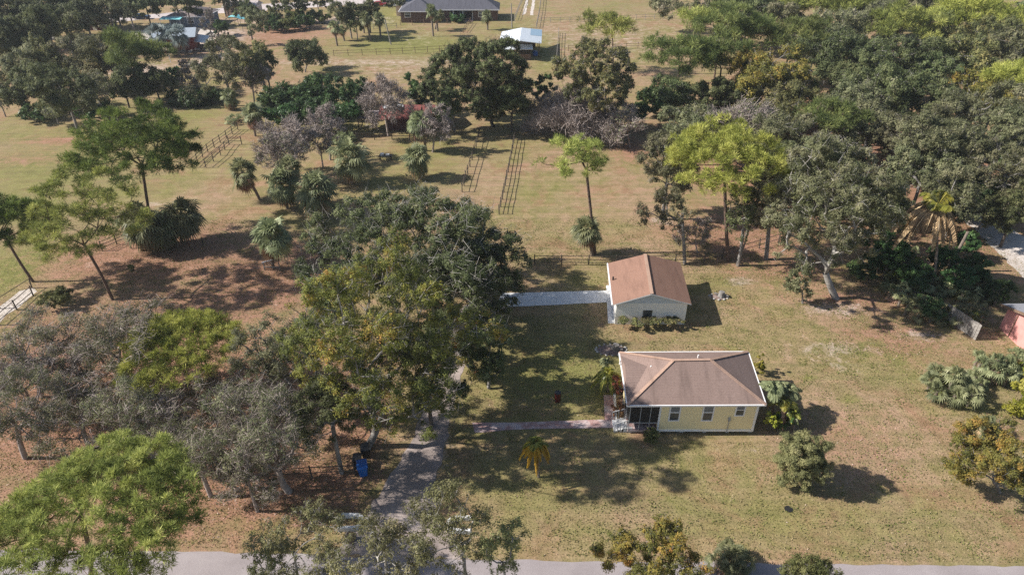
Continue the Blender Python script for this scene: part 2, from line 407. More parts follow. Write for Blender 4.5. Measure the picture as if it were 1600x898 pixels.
# ------------------------------------------------------------------ ground and surfaces
GREEN = [(60, 260, 160, 70, .7), (260, 210, 140, 50, .6), (60, 330, 60, 30, .9), (180, 300, 100, 24, .7), (380, 250, 70, 30, .6), (1300, 800, 300, 30, .5), (150, 215, 140, 30, .8), (300, 180, 80, 14, .8), (220, 260, 90, 20, .5), (880, 590, 190, 110, .8), (860, 760, 200, 60, .55), (800, 560, 90, 120, .6), (1100, 830, 260, 16, .55), (1400, 830, 220, 22, .5), (1450, 780, 150, 30, .45), (1040, 525, 110, 30, .4),
         (1370, 590, 90, 50, .35), (100, 280, 180, 22, .7), (40, 210, 160, 60, .45), (300, 200, 130, 60, .5), (650, 255, 120, 50, .6),
         (640, 70, 130, 22, 1.0), (600, 28, 50, 25, .9), (780, 40, 70, 30, .6), (848, 80, 22, 35, .8), (740, 15, 60, 10, .8), (25, 420, 50, 45, 1.2), (770, 215, 90, 35, .5),
         (480, 350, 90, 12, .6), (1110, 440, 60, 22, .6), (1490, 440, 40, 20, .8), (960, 350, 100, 30, .3), (430, 190, 90, 20, .5), (560, 200, 160, 12, .7), (950, 10, 120, 14, .5), (430, 820, 120, 20, .8),
         (1560, 640, 50, 20, .6), (1580, 800, 60, 60, .3), (1260, 590, 20, 6, .9), (1325, 622, 22, 6, 1.0), (1455, 640, 22, 7, .8)]
LITTER = [(150, 600, 260, 150, 1.1), (350, 650, 220, 170, 1.1), (300, 480, 220, 60, .8), (560, 660, 60, 60, 1.0), (430, 760, 160, 60, 1.2), (240, 400, 160, 50, 1.1), (420, 430, 110, 60, 1.2), (330, 380, 90, 30, .6), (80, 500, 110, 40, .6),
          (1400, 520, 120, 50, .6), (1160, 370, 120, 50, .9), (1250, 420, 130, 30, .7), (1330, 470, 100, 30, .7), (990, 235, 40, 25, .8), (110, 220, 90, 8, .8), (440, 50, 90, 26, .8), (330, 70, 50, 40, .7),
          (990, 640, 26, 50, 1.0), (840, 640, 60, 30, .35), (1300, 680, 80, 60, .35), (1180, 560, 60, 90, .2), (500, 420, 60, 30, .6), (1360, 250, 300, 130, 1.0), (100, 240, 200, 14, .3), (1320, 690, 100, 50, .5),
          (620, 150, 120, 30, .3), (40, 250, 100, 12, .5), (950, 130, 120, 40, .2)]
PALE = [(270, 62, 110, 22, 1.0), (330, 60, 60, 20, .9), (650, 60, 60, 14, .3), (770, 112, 60, 8, .2), (1305, 483, 60, 12, .7), (1300, 545, 70, 14, .55), (1440, 525, 40, 8, .7), (1155, 440, 22, 5, 1.0), (1035, 345, 20, 7, .8),
        (1300, 565, 60, 16, .45), (600, 98, 240, 6, .5), (660, 105, 160, 22, .35), (950, 60, 200, 40, .35), (130, 408, 60, 12, .2), (250, 320, 60, 14, .3), (1180, 700, 40, 20, .25), (220, 110, 60, 12, .8), (325, 95, 60, 14, .7),
        (690, 690, 20, 70, .5), (480, 32, 160, 8, .7)]
def build_ground():
    fx = np.concatenate([np.linspace(-2600, -190, 24)[:-1], np.arange(-190, -60, 2.0), np.arange(-60, 60, .8), np.arange(60, 190, 2.0), np.linspace(190, 2600, 24)])
    fy = np.concatenate([np.linspace(-1500, 22, 14)[:-1], np.arange(22, 100, .8), np.arange(100, 250, 1.6), np.linspace(250, 4000, 26)])
    X, Y = np.meshgrid(fx, fy)
    V = np.stack([X.ravel(), Y.ravel(), np.zeros(X.size)], 1)
    nx, ny = len(fx), len(fy)
    i = (np.arange(ny - 1)[:, None] * nx + np.arange(nx - 1)[None, :]).ravel()
    F = np.stack([i, i + 1, i + nx + 1, i + nx], 1)
    o = mesh_obj('ground', V, F, M['ground'])
    for nm, L in (('green', GREEN), ('litter', LITTER), ('pale', PALE)):
        val = np.zeros(len(V))
        for (px, py, rx, ry, s) in L:
            x, y = at(px, py); mx = rx * depth(y, 0) / FPX
            my = max(.6, abs(at(px, py - ry)[1] - at(px, py + ry)[1]) / 2)
            q = ((V[:, 0] - x) / mx) ** 2 + ((V[:, 1] - y) / my) ** 2
            val = np.maximum(val, s * np.exp(-q * .9))
        a = o.data.attributes.new(nm, 'FLOAT', 'POINT'); a.data.foreach_set('value', val.astype(np.float32))
    tag(o, kind='structure')
build_ground()

def sheet(name, pix, z, mat, rag=0.0, seed=1, step=1.0, kind='structure', pts=None):
    """flat surface with an optionally ragged outline; pix = outline in photo pixels"""
    rng = np.random.default_rng(seed)
    P = pts or [at(px, py) for px, py in pix]
    out = []
    for k in range(len(P)):
        a = np.array(P[k]); b = np.array(P[(k + 1) % len(P)]); L = np.linalg.norm(b - a); n = max(1, int(L / step)) if rag else 1
        for j in range(n):
            p = a + (b - a) * j / n
            out.append(p + rng.normal(0, rag, 2) if rag else p)
    n = len(out)
    V = np.array([(p[0], p[1], z) for p in out])
    o = mesh_obj(name, V, [np.array([list(range(n))])], mat)
    # orient upwards
    if o.data.polygons[0].normal.z < 0: o.data.flip_normals()
    return tag(o, kind=kind)

sheet('road', [], .008, M['road'], .06, 3, .9, pts=[at(-30, 858), at(350, 862), at(700, 872), at(1000, 878), at(1630, 884), (60, 24.0), (-60, 24.0)])
sheet('driveway', [(520, 868), (556, 830), (584, 785), (612, 740), (646, 690), (660, 640), (686, 580), (698, 530), (706, 490), (735, 474), (790, 468), (796, 482), (748, 500), (736, 540), (718, 590), (704, 650), (694, 700), (680, 760), (692, 820), (735, 875)], .014, M['drive'], .14, 5, .7)
sheet('path', [(778, 480), (782, 458), (870, 456), (948, 454), (950, 472), (870, 476)], .020, M['concrete'], .02, 4, 1.5)
sheet('path', [(947, 446), (958, 446), (966, 505), (950, 505)], .026, M['concrete'])
sheet('path', [(738, 660), (800, 660), (962, 655), (964, 668), (860, 669), (790, 672), (742, 676)], .020, M['brick_path'], .02, 4, 1.2)
sheet('path', [(943, 617), (958, 617), (960, 655), (945, 656)], .026, M['brick_path'])
sheet('path', [(958, 615), (962, 615), (964, 655), (960.5, 655)], .030, M['concrete'])
sheet('sandy_lane', [(-60, 540), (-60, 500), (0, 478), (34, 454), (58, 448), (62, 455), (45, 468), (0, 504)], .010, M['sand'], .15, 7, 1.2)
sheet('sandy_driveway', [(1502, 338), (1530, 332), (1570, 352), (1640, 392), (1660, 450), (1600, 432), (1560, 396), (1530, 364)], .012, M['sand'], .25, 9, 1.0)
sheet('far_road', [(100, 34), (190, 27), (300, 17), (420, 6), (560, -1), (700, -4), (700, 2), (600, 6), (520, 10), (430, 16), (300, 24), (190, 34), (100, 42)], .012, M['far_road'], .15, 11, 3.0)
sheet('dirt_track', [(823, -6), (826, -6), (822, 22), (816, 24)], .012, M['sand'], .1, 13, 1.5)
sheet('dirt_track', [(833, -6), (837, -6), (833, 24), (828, 24)], .012, M['sand'], .1, 14, 1.5)
sheet('yard_floor', [(180, 62), (205, 50), (300, 44), (330, 46), (335, 62), (300, 72), (220, 62), (190, 70)], .010, M['sand'], .5, 15, 2.5)
sheet('porch_ground', [(975, 600), (981, 672), (1032, 672), (1030, 600)], .016, M['brick_path'])

# ------------------------------------------------------------------ fences
fence_no = [0]
def fence(name, pts, h, rails, spacing, label, group=None, mat='wood', post=.12, rail=.065, jitter=.03, raw=False):
    P = [np.array(p if raw else at(*p)) for p in pts]
    rng = random.Random(len(pts) * 7 + fence_no[0]); fence_no[0] += 1
    x0, y0 = P[0]
    root = tag(empty(name, x0, y0), label, 'fence', group)
    posts = []
    for a, b in zip(P[:-1], P[1:]):
        L = np.linalg.norm(b - a); n = max(1, round(L / spacing))
        for j in range(n + (1 if b is P[-1] else 0)):
            posts.append(a + (b - a) * j / n)
    for p in posts[:90]:
        lx, ly = rng.gauss(0, jitter), rng.gauss(0, jitter)
        MB().cyl((p[0] - x0, p[1] - y0, 0), (p[0] - x0 + lx, p[1] - y0 + ly, h + .08), post * .62, post * .55, 7).build('post', M[mat], root)
    for z in rails:
        mb = MB()
        last = None
        for p in posts:
            q = np.array([p[0] - x0, p[1] - y0 - post * .62, z * h + rng.gauss(0, .025)])
            if last is not None: mb.beam(last, q, .04, rail)
            last = q
        mb.build('rail', M[mat], root)
    return root

fence('rail_fence', [(835, 413), (962, 414), (1100, 414)], 1.25, (.97, .6, .25), 3.3, 'dark rail fence running just behind the brown roofed garage')
fence('rail_fence', [(1100, 412), (1155, 397), (1216, 379), (1262, 362)], 1.3, (.95, .45), 3.0, 'dark rail fence slanting up among tree trunks right of the garage roof')
fence('rail_fence', [(806, 209), (800, 240), (792, 280), (780, 335)], 1.35, (.95, .62, .3), 2.4, 'right hand fence of the grassy lane between paddocks', 'fences along the grassy lane', 'wood')
fence('rail_fence', [(750, 211), (741, 240), (731, 272), (722, 300)], 1.35, (.95, .5), 2.4, 'left hand fence of the grassy lane between paddocks', 'fences along the grassy lane', 'wood')
fence('rail_fence', [(558, 219), (640, 218), (748, 213)], 1.35, (.93, .5), 2.9, 'dark rail fence in front of the rusty roofed shed')
fence('rail_fence', [(300, 262), (325, 238), (372, 203)], 1.35, (.95, .6, .25), 2.2, 'upper one of the two slanting dark fences beside the sandy lane at left')
fence('rail_fence', [(322, 262), (345, 243), (358, 226), (378, 226)], 1.35, (.95, .5), 2.6, 'lower dark fence with a bend beside the sandy lane, near the leaning palm')
fence('rail_fence', [(0, 508), (52, 462)], 1.2, (.95, .4), 2.5, 'thin dark fence beside the white sandy lane at the left edge')
fence('rail_fence', [(0, 482), (50, 450)], 1.2, (.95,), 3.4, 'single rail fence on the far side of the sandy lane at the left edge')
fence('rail_fence', [(160, 392), (205, 372)], 1.3, (.95, .6, .3), 2.4, 'short dark fence piece left of the droopy palms under the big pine')
fence('rail_fence', [(205, 388), (262, 396), (318, 384)], 1.1, (.9,), 2.8, 'low single rail fence around the droopy palms under the big pine')
fence('rail_fence', [(345, 752), (420, 750), (555, 742)], 1.25, (.95, .5), 3.2, 'dark rail fence in the shade left of the blue bin')
fence('rail_fence', [(522, 88), (610, 85), (706, 80)], 1.35, (.93, .5), 2.9, 'brown rail fence between the tan field and the green lawn of the brick house', mat='wood_brown')
fence('rail_fence', [(380, 50), (450, 48), (528, 47), (620, 44)], 1.3, (.93, .5), 3.2, 'grey rail fence below the green thicket at upper centre left', mat='wood_grey')
fence('rail_fence', [(626, 40), (735, 36)], 1.3, (.93,), 3.2, 'single rail fence across the lawn in front of the brick house', mat='wood_brown')
fence('rail_fence', [(735, 37), (724, 52)], 1.3, (.93, .5), 2.6, 'short brown fence turning the corner of the brick house lawn', mat='wood_brown')
fence('rail_fence', [(820, -4), (812, 12), (804, 33)], 1.35, (.95, .5), 2.8, 'fence left of the two wheel tracks at the top', mat='wood_grey')
fence('rail_fence', [(846, -4), (843, 20), (838, 45)], 1.35, (.95, .5), 2.8, 'fence right of the two wheel tracks at the top', mat='wood_grey')
fence('rail_fence', [(845, 36), (950, 33), (1065, 28)], 1.35, (.95, .5), 2.8, 'far grey fence across the yellowish field at the top', mat='wood_grey')
fence('rail_fence', [(873, 52), (871, 78), (868, 118)], 1.35, (.95, .55, .2), 2.8, 'grey fence running away right of the white roofed barn', mat='wood_grey')
fence('rail_fence', [(888, 80), (960, 78), (1050, 72)], 1.35, (.93, .5), 2.8, 'tan rail fence across the far field behind the umbrella pine', mat='wood_brown')

def privacy_fence():
    a = np.array(at(1484, 505)); b = np.array(at(1524, 532))
    a = a + (a - b) * .3
    root = tag(empty('board_fence', *a), 'weathered grey board fence between the palms and the pink house', 'fence')
    d = b - a; L = np.linalg.norm(d); n = int(L / .3)
    mb = MB()
    for k in range(n):
        p = d * (k + .05) / n; q = d * (k + .93) / n
        mb.beam((*(p), .95 + .02 * (k % 3)), (*(q), .95 + .02 * (k % 3)), .03, 1.8)
    mb.build('boards', M['wood_grey'], root)
    MB().beam((0, .06, .5), (d[0], d[1] + .06, .5), .05, .1).beam((0, .06, 1.5), (d[0], d[1] + .06, 1.5), .05, .1).build('rail', M['wood_grey'], root)
privacy_fence()

# ------------------------------------------------------------------ main yellow house
def window(parent, x, y, z0, w, h, panes=2):
    """window on a wall facing -y at plane y"""
    f = MB()
    t = .11
    f.box(x - t, x, y - .05, y + .02, z0 - t, z0 + h + t); f.box(x + w, x + w + t, y - .05, y + .02, z0 - t, z0 + h + t)
    f.box(x, x + w, y - .05, y + .02, z0 - t, z0); f.box(x, x + w, y - .05, y + .02, z0 + h, z0 + h + t)
    f.box(x, x + w, y - .035, y + .0, z0 + h * .48, z0 + h * .53)
    root = f.build('window', M['white'], parent)
    MB().box(x, x + w, y - .012, y + .01, z0, z0 + h * .48).build('pane', M['glass'], root)
    MB().box(x, x + w, y - .012, y + .01, z0 + h * .53, z0 + h).build('pane', M['blind'], root)
    return root

def yellow_house():
    ze = 3.5
    fl = np.array(at(980, 633, ze)); fr = np.array(at(1197, 632, ze)); br = np.array(at(1169, 549, ze)); bl = np.array(at(967.5, 550, ze))
    X0, Y0 = fl
    root = tag(empty('yellow_house', X0, Y0), 'pale yellow house with brown hip roof, white gutters and screened corner porch', 'house')
    def L(p): return (p[0] - X0, p[1] - Y0)
    W = fr[0] - fl[0]; Dp = bl[1] - fl[1]; sh = (bl[0] - fl[0]) / Dp; sh2 = (br[0] - fr[0]) / Dp
    ov = .38
    zf = .42
    xl, xr = ov, W - ov
    xp = (1034 - 980) / (1197 - 980) * W          # where the porch ends
    def sx(x, y): return x + (sh + (sh2 - sh) * x / W) * y
    yb = Dp - ov
    # body (yellow) right of the porch, with the porch taken out at the front-left
    pd = 2.6
    mb = MB()
    foot = [(xp, ov), (xr, ov), (xr, yb), (xl, yb), (xl, ov + pd), (xp, ov + pd)]
    foot = [(sx(x, y), y) for x, y in foot]
    n = len(foot)
    V = [(x, y, zf) for x, y in foot] + [(x, y, ze - .06) for x, y in foot]
    mb.add(V, [(k, (k + 1) % n, n + (k + 1) % n, n + k) for k in range(n)] + [tuple(range(n - 1, -1, -1)), tuple(range(n, 2 * n))])
    mb.build('wall', M['yellow_wall'], root)
    # trim
    y = ov - .02
    tr = MB().box(xp - .02, xp + .13, y - .03, y + .1, zf, ze - .1).box(xr - .17, xr + .02, y - .03, y + .1, zf, ze - .1)
    tr.box(xp, xr + .02, y - .05, y + .05, zf - .1, zf + .07)
    tr.build('corner_trim', M['white'], root)
    pr = MB()
    for k in range(5):
        px_ = xp + .1 + (xr - xp - .4) * k / 4
        pr.box(px_, px_ + .3, ov + .12, ov + .4, 0, zf - .02)
    for k in range(4):
        pr.box(xl + .1, xl + .4, ov + .1 + k * 1.7, ov + .4 + k * 1.7, 0, zf - .02)
        pr.box(xr - .5, xr - .2, ov + .8 + k * 1.5, ov + 1.1 + k * 1.5, 0, zf - .02)
    pr.build('foundation_pier', M['pier'], root)
    # windows: two tall ones, a small one
    sc = W / (1197 - 980)
    for a, b, z0, z1 in ((1051.5, 1065.5, 1.55, 3.22), (1104, 1118.5, 1.55, 3.22), (1155.5, 1167.5, 2.1, 3.24)):
        xa = (a - 980) * sc; xb = (b - 980) * sc
        window(root, xa, ov, z0, xb - xa, z1 - z0)
    xm = (1147 - 980) * sc
    MB().cyl((xm, ov - .09, .3), (xm, ov - .09, 2.0), .035, .035, 6).box(xm - .1, xm + .1, ov - .14, ov, 1.55, 1.8).build('pipe', M['pier'], root)
    # porch
    po = empty('porch', 0, 0); po.parent = root
    MB().box(xl, xp, ov, ov + pd, zf - .22, zf - .04).build('floor', M['brick_path'], po)
    fr_ = MB()
    for x in (xl, xl + (xp - xl) * .36, xl + (xp - xl) * .7): fr_.box(x, x + .05, ov, ov + .07, zf - .04, ze - .1)
    fr_.box(xl, xl + .09, ov + pd * .5, ov + pd * .5 + .09, zf, ze - .1).box(xl, xp, ov, ov + .07, ze - .25, ze - .1).box(xl, xp, ov + .01, ov + .06, zf + .75, zf + .83)
    fr_.build('screen_frame', M['pier'], po)
    MB().box(xl + .05, xp, ov + .03, ov + .04, zf + .83, ze - .2).box(xl + .04, xl + .05, ov + .05, ov + pd, zf + .4, ze - .2).build('screen', M['screen'], po)
    MB().box(xl + .1, xp - .05, ov + .9, ov + 1.5, zf, zf + .55).build('bench', M['maroon'], po)
    # roof
    zr = 5.35
    r1 = np.array(at(1052, 562.5, zr)) - fl; r2 = np.array(at(1110, 561.5, zr)) - fl
    A, B, C, D_ = (0, 0, ze), (*L(fr), ze), (*L(br), ze), (*L(bl), ze)
    R1, R2 = (r1[0], r1[1], zr), (r2[0], r2[1], zr)
    mb = MB()
    mb.add([A, B, C, D_, R1, R2], [(0, 1, 5, 4), (1, 2, 5), (2, 3, 4, 5), (3, 0, 4), (3, 2, 1, 0)])
    rf = mb.build('roof', M['shingle'], root)
    # cross gable on the west slope
    zg = 4.42
    g1 = np.array(at(975, 572, zg)) - fl; g2 = np.array(at(1018.5, 573, zg)) - fl
    e0 = (sx(.06, .35), .35, ze + .03); e1 = (sx(.06, Dp - .5), Dp - .5, ze + .03)
    mb = MB().add([e0, e1, (g1[0] + .1, g1[1], zg), (g2[0] + .05, g1[1], zg)], [(0, 3, 2), (1, 2, 3), (0, 2, 1)])
    mb.build('cross_gable', M['shingle'], root)
    # hip and ridge caps
    cap = MB()
    for p, q in ((A, R1), (B, R2), (C, R2), (D_, R1), (R1, R2)):
        p = np.array(p) + (0, 0, .02); q = np.array(q) + (0, 0, .02); cap.beam(p, q, .26, .035)
    cap.build('ridge_cap', M['shingle_tan'], rf)
    # gutters and fascia
    gt = MB()
    for p, q in ((A, B), (B, C), (C, D_), (D_, A)):
        gt.beam((p[0], p[1], ze - .06), (q[0], q[1], ze - .06), .11, .15)
    gt.build('gutter', M['white'], rf)
    ve = MB()
    for (px_, py_, z) in ((1091, 556, 5.1), (1017, 573, 4.5), (969, 564, 3.9)):
        v = np.array(at(px_, py_, z)) - fl; ve.cyl((v[0], v[1], z - .35), (v[0], v[1], z + .12), .06, .06, 6)
    ve.build('vent_pipe', M['white'], rf)
    # ramp with a white railing on the left
    st = MB()
    for k in range(3): st.box(xl - 1.0 + .33 * k - .1, xl - .62 + .33 * k, ov + .2, ov + 1.5, 0, .13 * (k + 1))
    st.build('step', M['concrete'], root)
    for yy in (ov + .12, ov + 1.55):
        rl = MB()
        rl.beam((xl - 1.1, yy, .95), (xl - .05, yy, 1.35), .06, .07)
        for k in range(5): x = xl - 1.1 + k * .25; rl.box(x, x + .05, yy - .03, yy + .03, 0, .95 + .09 * k)
        rl.build('handrail', M['pier'], root)
yellow_house()

# ------------------------------------------------------------------ garage
def garage():
    ze, zr = 2.65, 4.2
    fl = np.array(at(957.5, 476, ze)); fr = np.array(at(1080.5, 475, ze)); bl = np.array(at(950, 411, ze)); br = np.array(at(1063, 410, ze))
    rf_ = np.array(at(1018.5, 459, zr)); rb = np.array(at(1008, 397, zr))
    X0, Y0 = fl
    root = tag(empty('garage', X0, Y0), 'cream garage with brown gable roof at the end of the concrete path', 'garage')
    L = lambda p, z: (p[0] - X0, p[1] - Y0, z)
    A, B, C, D_, R1, R2 = L(fl, ze), L(fr, ze), L(br, ze), L(bl, ze), L(rf_, zr), L(rb, zr)
    t = .12
    mb = MB()
    up = lambda p, d: (p[0], p[1], p[2] + d)
    V = [A, B, C, D_, R1, R2] + [up(p, -t) for p in (A, B, C, D_, R1, R2)]
    mb.add(V, [(0, 4, 5, 3), (4, 1, 2, 5), (6, 9, 11, 10), (10, 11, 8, 7), (0, 3, 9, 6), (1, 7, 8, 2)])
    rf = mb.build('roof', M['shingle_rust'], root)
    MB().add([A, R1, B, up(A, -t), up(R1, -t), up(B, -t), D_, R2, C, up(D_, -t), up(R2, -t), up(C, -t)], [(0, 3, 4, 1), (1, 4, 5, 2), (6, 7, 10, 9), (7, 8, 11, 10)]).build('fascia', M['white'], rf)
    MB().beam(up(R1, .02), up(R2, .02), .34, .05).build('ridge_cap', M['shingle_tan'], rf)
    MB().beam((A[0] - .06, A[1], ze - .06), (D_[0] - .06, D_[1], ze - .06), .12, .14).build('gutter', M['white'], rf)
    MB().cyl((D_[0] * .45 + .35, D_[1] * .55, ze + .1), (D_[0] * .45 + .35, D_[1] * .55, ze + .5), .09, .09, 6).build('vent_pipe', M['black_plastic'], rf)
    ov = .35; W = B[0]; Dp = D_[1]; s = D_[0] / Dp; s2 = (C[0] - B[0]) / Dp
    sx = lambda x, y: x + (s + (s2 - s) * x / W) * y
    xl, xr = .42, W - ov
    foot = [(xl, ov), (xr, ov), (xr, Dp - ov), (xl, Dp - ov)]
    foot = [(sx(x, y), y) for x, y in foot]
    V = [(x, y, 0) for x, y in foot] + [(x, y, ze - .02) for x, y in foot]
    mb = MB().add(V, [(0, 1, 5, 4), (1, 2, 6, 5), (2, 3, 7, 6), (3, 0, 4, 7)])
    mb.build('wall', M['stucco'], root)
    # gable end boards
    g = MB(); yy = ov - .02
    fx0, fx1 = foot[0][0] + .02, foot[1][0] - .02
    apx = R1[0] + (R2[0] - R1[0]) * ov / Dp
    g.add([(fx0 - .2, yy, ze - .06), (fx1 + .2, yy, ze - .06), (apx, yy, zr - .14), (fx0 - .2, yy + .2, ze - .06), (fx1 + .2, yy + .2, ze - .06), (apx, yy + .2, zr - .14)], [(0, 1, 2), (3, 5, 4), (0, 3, 4, 1), (1, 4, 5, 2), (2, 5, 3, 0)])
    g.build('gable_boards', M['gable'], root)
    # low window
    wx = (1007.5 - 957.5) / (1080.5 - 957.5) * W; ww = .92
    w = MB().box(wx, wx + ww, ov - .045, ov + .02, .98, 1.75).build('window', M['post_steel'], root)
    for k in range(3):
        MB().box(wx + .06, wx + ww - .06, ov - .055, ov - .02, 1.02 + k * .24, 1.23 + k * .24).build('pane', M['glass'], w)
    # two roller doors facing the path, and the side wall trim
    for k in range(2):
        y0 = ov + .7 + k * 3.7
        MB().add([(sx(xl, y0) - .03, y0, .02), (sx(xl, y0 + 2.8) - .03, y0 + 2.8, .02), (sx(xl, y0 + 2.8) - .03, y0 + 2.8, 2.15), (sx(xl, y0) - .03, y0, 2.15)], [(0, 3, 2, 1)]).build('roller_door', M['white'], root)
garage()

# ------------------------------------------------------------------ generic far houses
def hip_house(name, x0, x1, y0, y1, wall_h, rise, wall, roof, label, hip=True, ov=.5, wins=(), door=None, cat='house', z0=0.0):
    root = tag(empty(name, x0, y0), label, cat)
    W, D = x1 - x0, y1 - y0
    MB().box(0, W, 0, D, z0, wall_h).build('wall', M[wall], root)
    mb = MB(); h = wall_h + .02; a = (D / 2 + ov) if hip else 0
    A, B, C, E_ = (-ov, -ov, h), (W + ov, -ov, h), (W + ov, D + ov, h), (-ov, D + ov, h)
    R1, R2 = (-ov + a, D / 2, h + rise), (W + ov - a, D / 2, h + rise)
    mb.add([A, B, C, E_, R1, R2], [(0, 1, 5, 4), (1, 2, 5), (2, 3, 4, 5), (3, 0, 4), (3, 2, 1, 0)])
    rf = mb.build('roof', M[roof], root)
    MB().beam((-ov, -ov, h - .06), (W + ov, -ov, h - .06), .12, .16).beam((W + ov, -ov, h - .06), (W + ov, D + ov, h - .06), .12, .16).beam((-ov, -ov, h - .06), (-ov, D + ov, h - .06), .12, .16).build('fascia', M['white'] if wall not in ('red_wall', 'dark_wall') else M['metal_grey'], rf)
    for (wx, ww, wz, wh) in wins: window(root, wx, 0, wz, ww, wh)
    if door: 
        d = MB().box(door, door + 1.0, -.05, .03, .05, 2.15).build('door', M['white'], root)
    return root

x0, y0 = at(627, 36)
br_root = hip_house('brick_house', x0, x0 + 9.2, y0, y0 + 9, 3.0, 2.6, 'brick', 'shingle_dark', 'brown brick ranch house with dark charcoal hip roof at the top', wins=((1.2, 1.5, 1.5, 1.3),))
def brick_wing():
    r = br_root
    X = 9.2
    MB().box(X + .02, X + 4.5, 2.5, 11.5, 0, 3.0).box(X + 4.52, X + 10.5, 6.2, 11.5, 0, 3.0).box(X + 10.52, X + 17.5, 2.6, 11.5, 0, 3.0).build('wing_wall', M['brick'], r)
    A, B, C, E_ = (2, 2.0, 3.05), (X + 18.1, 2.0, 3.05), (X + 18.1, 12.1, 3.05), (2, 12.1, 3.05)
    R1, R2 = (7, 7, 5.9), (X + 13, 7, 5.9)
    rf = MB().add([A, B, C, E_, R1, R2], [(0, 1, 5, 4), (1, 2, 5), (2, 3, 4, 5), (3, 0, 4), (3, 2, 1, 0)]).build('wing_roof', M['shingle_dark'], r)
    MB().beam((X, 1.98, 2.95), (X + 18.1, 1.98, 2.95), .12, .2).build('fascia', M['white'], rf)
    for k in range(3): MB().box(X + 5 + k * 2.7, X + 5.25 + k * 2.7, 2.6, 2.85, 0, 2.95).build('porch_post', M['white'], r)
    window(r, X + 12.2, 2.6, 1.1, 1.5, 1.4); window(r, X + 6.5, 6.2, .9, 1.6, 1.4)
    MB().box(X + 4.5, X + 10.5, 1.5, 6.2, 0, .15).build('porch_floor', M['brick_path'], r)
    # peach garage wing behind on the left
    MB().box(-2.6, 6, 9.02, 16, 0, 3.0).build('wing_wall', M['peach_wall'], r)
    rr = MB().add([(-3.2, 8.4, 3.05), (7, 8.4, 3.05), (7, 16.6, 3.05), (-3.2, 16.6, 3.05), (-3.2 + 4, 12.5, 4.9), (7, 12.5, 4.9)], [(0, 1, 5, 4), (2, 3, 4, 5), (3, 0, 4), (1, 2, 5), (3, 2, 1, 0)]).build('wing_roof', M['shingle_grey'], r)
    MB().beam((-3.2, 8.4, 3.0), (7, 8.4, 3.0), .12, .25).build('fascia', M['white'], rr)
brick_wing()

x0, y0 = at(258, 43)
awn = hip_house('ranch_house', x0 + 1.5, x0 + 11.5, y0, y0 + 9, 2.8, 2.0, 'blue_wall', 'shingle_greybrown', 'grey roofed house with a cyan awning at upper left', wins=((5.0, 1.6, 1.0, 1.4),))
MB().slab([(-1.4, -2.6, 2.55), (4.2, -2.6, 2.55), (4.2, -.05, 2.85), (-1.4, -.05, 2.85)], .08).build('awning', M['cyan'], awn)
for k in range(3): MB().cyl((-1.2 + k * 2.6, -2.45, 0), (-1.2 + k * 2.6, -2.45, 2.45), .05, .05, 6).build('awning_post', M['white'], awn)

x0, y0 = at(246, 84)
rb = hip_house('red_barn', x0, x0 + 8.6, y0, y0 + 7.5, 3.4, 1.3, 'red_wall', 'metal_grey', 'red barn with pale grey metal roof behind the silver palms', hip=False, ov=.6, cat='barn')
rb.rotation_euler.z = math.radians(14)
MB().slab([(8.65, -.4, 2.4), (11.2, -.4, 1.9), (11.2, 7.3, 1.9), (8.65, 7.3, 2.4)], .08).build('lean_to_roof', M['metal_grey'], rb)
for yy in (0, 3.5, 7): MB().cyl((11.0, yy, 0), (11.0, yy, 1.85), .07, .07, 6).build('lean_to_post', M['wood_brown'], rb)
x0, y0 = at(137, 48)
hip_house('red_shed', x0, x0 + 4.4, y0, y0 + 4, 2.9, .9, 'dark_wall', 'metal_grey', 'small dark red shed under the trees at upper left', hip=False, ov=.3, cat='shed', door=1.6)
x0, y0 = at(352, 26)
hip_house('low_building', x0, x0 + 9, y0, y0 + 6, 2.6, 1.2, 'peach_wall', 'far_road', 'low tan roofed building near the far road, behind the cyan tarps', hip=False, ov=.4, wins=((2, 1.4, 1, 1.2),), cat='building')
x0, y0 = at(1120, 66)
hip_house('white_shed', x0, x0 + 4.5, y0, y0 + 4, 2.6, .9, 'white', 'metal_white', 'small white roofed shed glimpsed between the pines at upper right', hip=False, ov=.3, cat='shed', wins=((1.4, 1.0, 1.0, 1.0),))

def tarp(px, py, w, d, h, label, seed):
    x, y = at(px, py); rng = np.random.default_rng(seed)
    root = tag(empty('tarp_shelter', x, y), label, 'shelter', 'cyan tarps by the far yard')
    n = 6; V = []; F = []
    for j in range(n):
        for i in range(n):
            u, v = i / (n - 1), j / (n - 1)
            V.append((u * w, v * d, h + .7 * math.sin(u * math.pi) - .15 * math.sin(v * 9) + rng.normal(0, .08)))
    for j in range(n - 1):
        for i in range(n - 1): F.append((j * n + i, j * n + i + 1, j * n + n + i + 1, j * n + n + i))
    mesh_obj('tarp', np.array(V), np.array(F), M['cyan'], root)
    for (a, b) in ((0, 0), (w, 0), (0, d), (w, d)): MB().cyl((a, b, 0), (a, b, h), .05, .05, 6).build('leg', M['post_steel'], root)
tarp(354, 42, 4.0, 3.2, 1.9, 'larger cyan tarp shelter left of the other tarp', 1)
tarp(368, 41, 3.2, 2.4, 1.3, 'lower cyan tarp shelter at the right of the pair', 2)

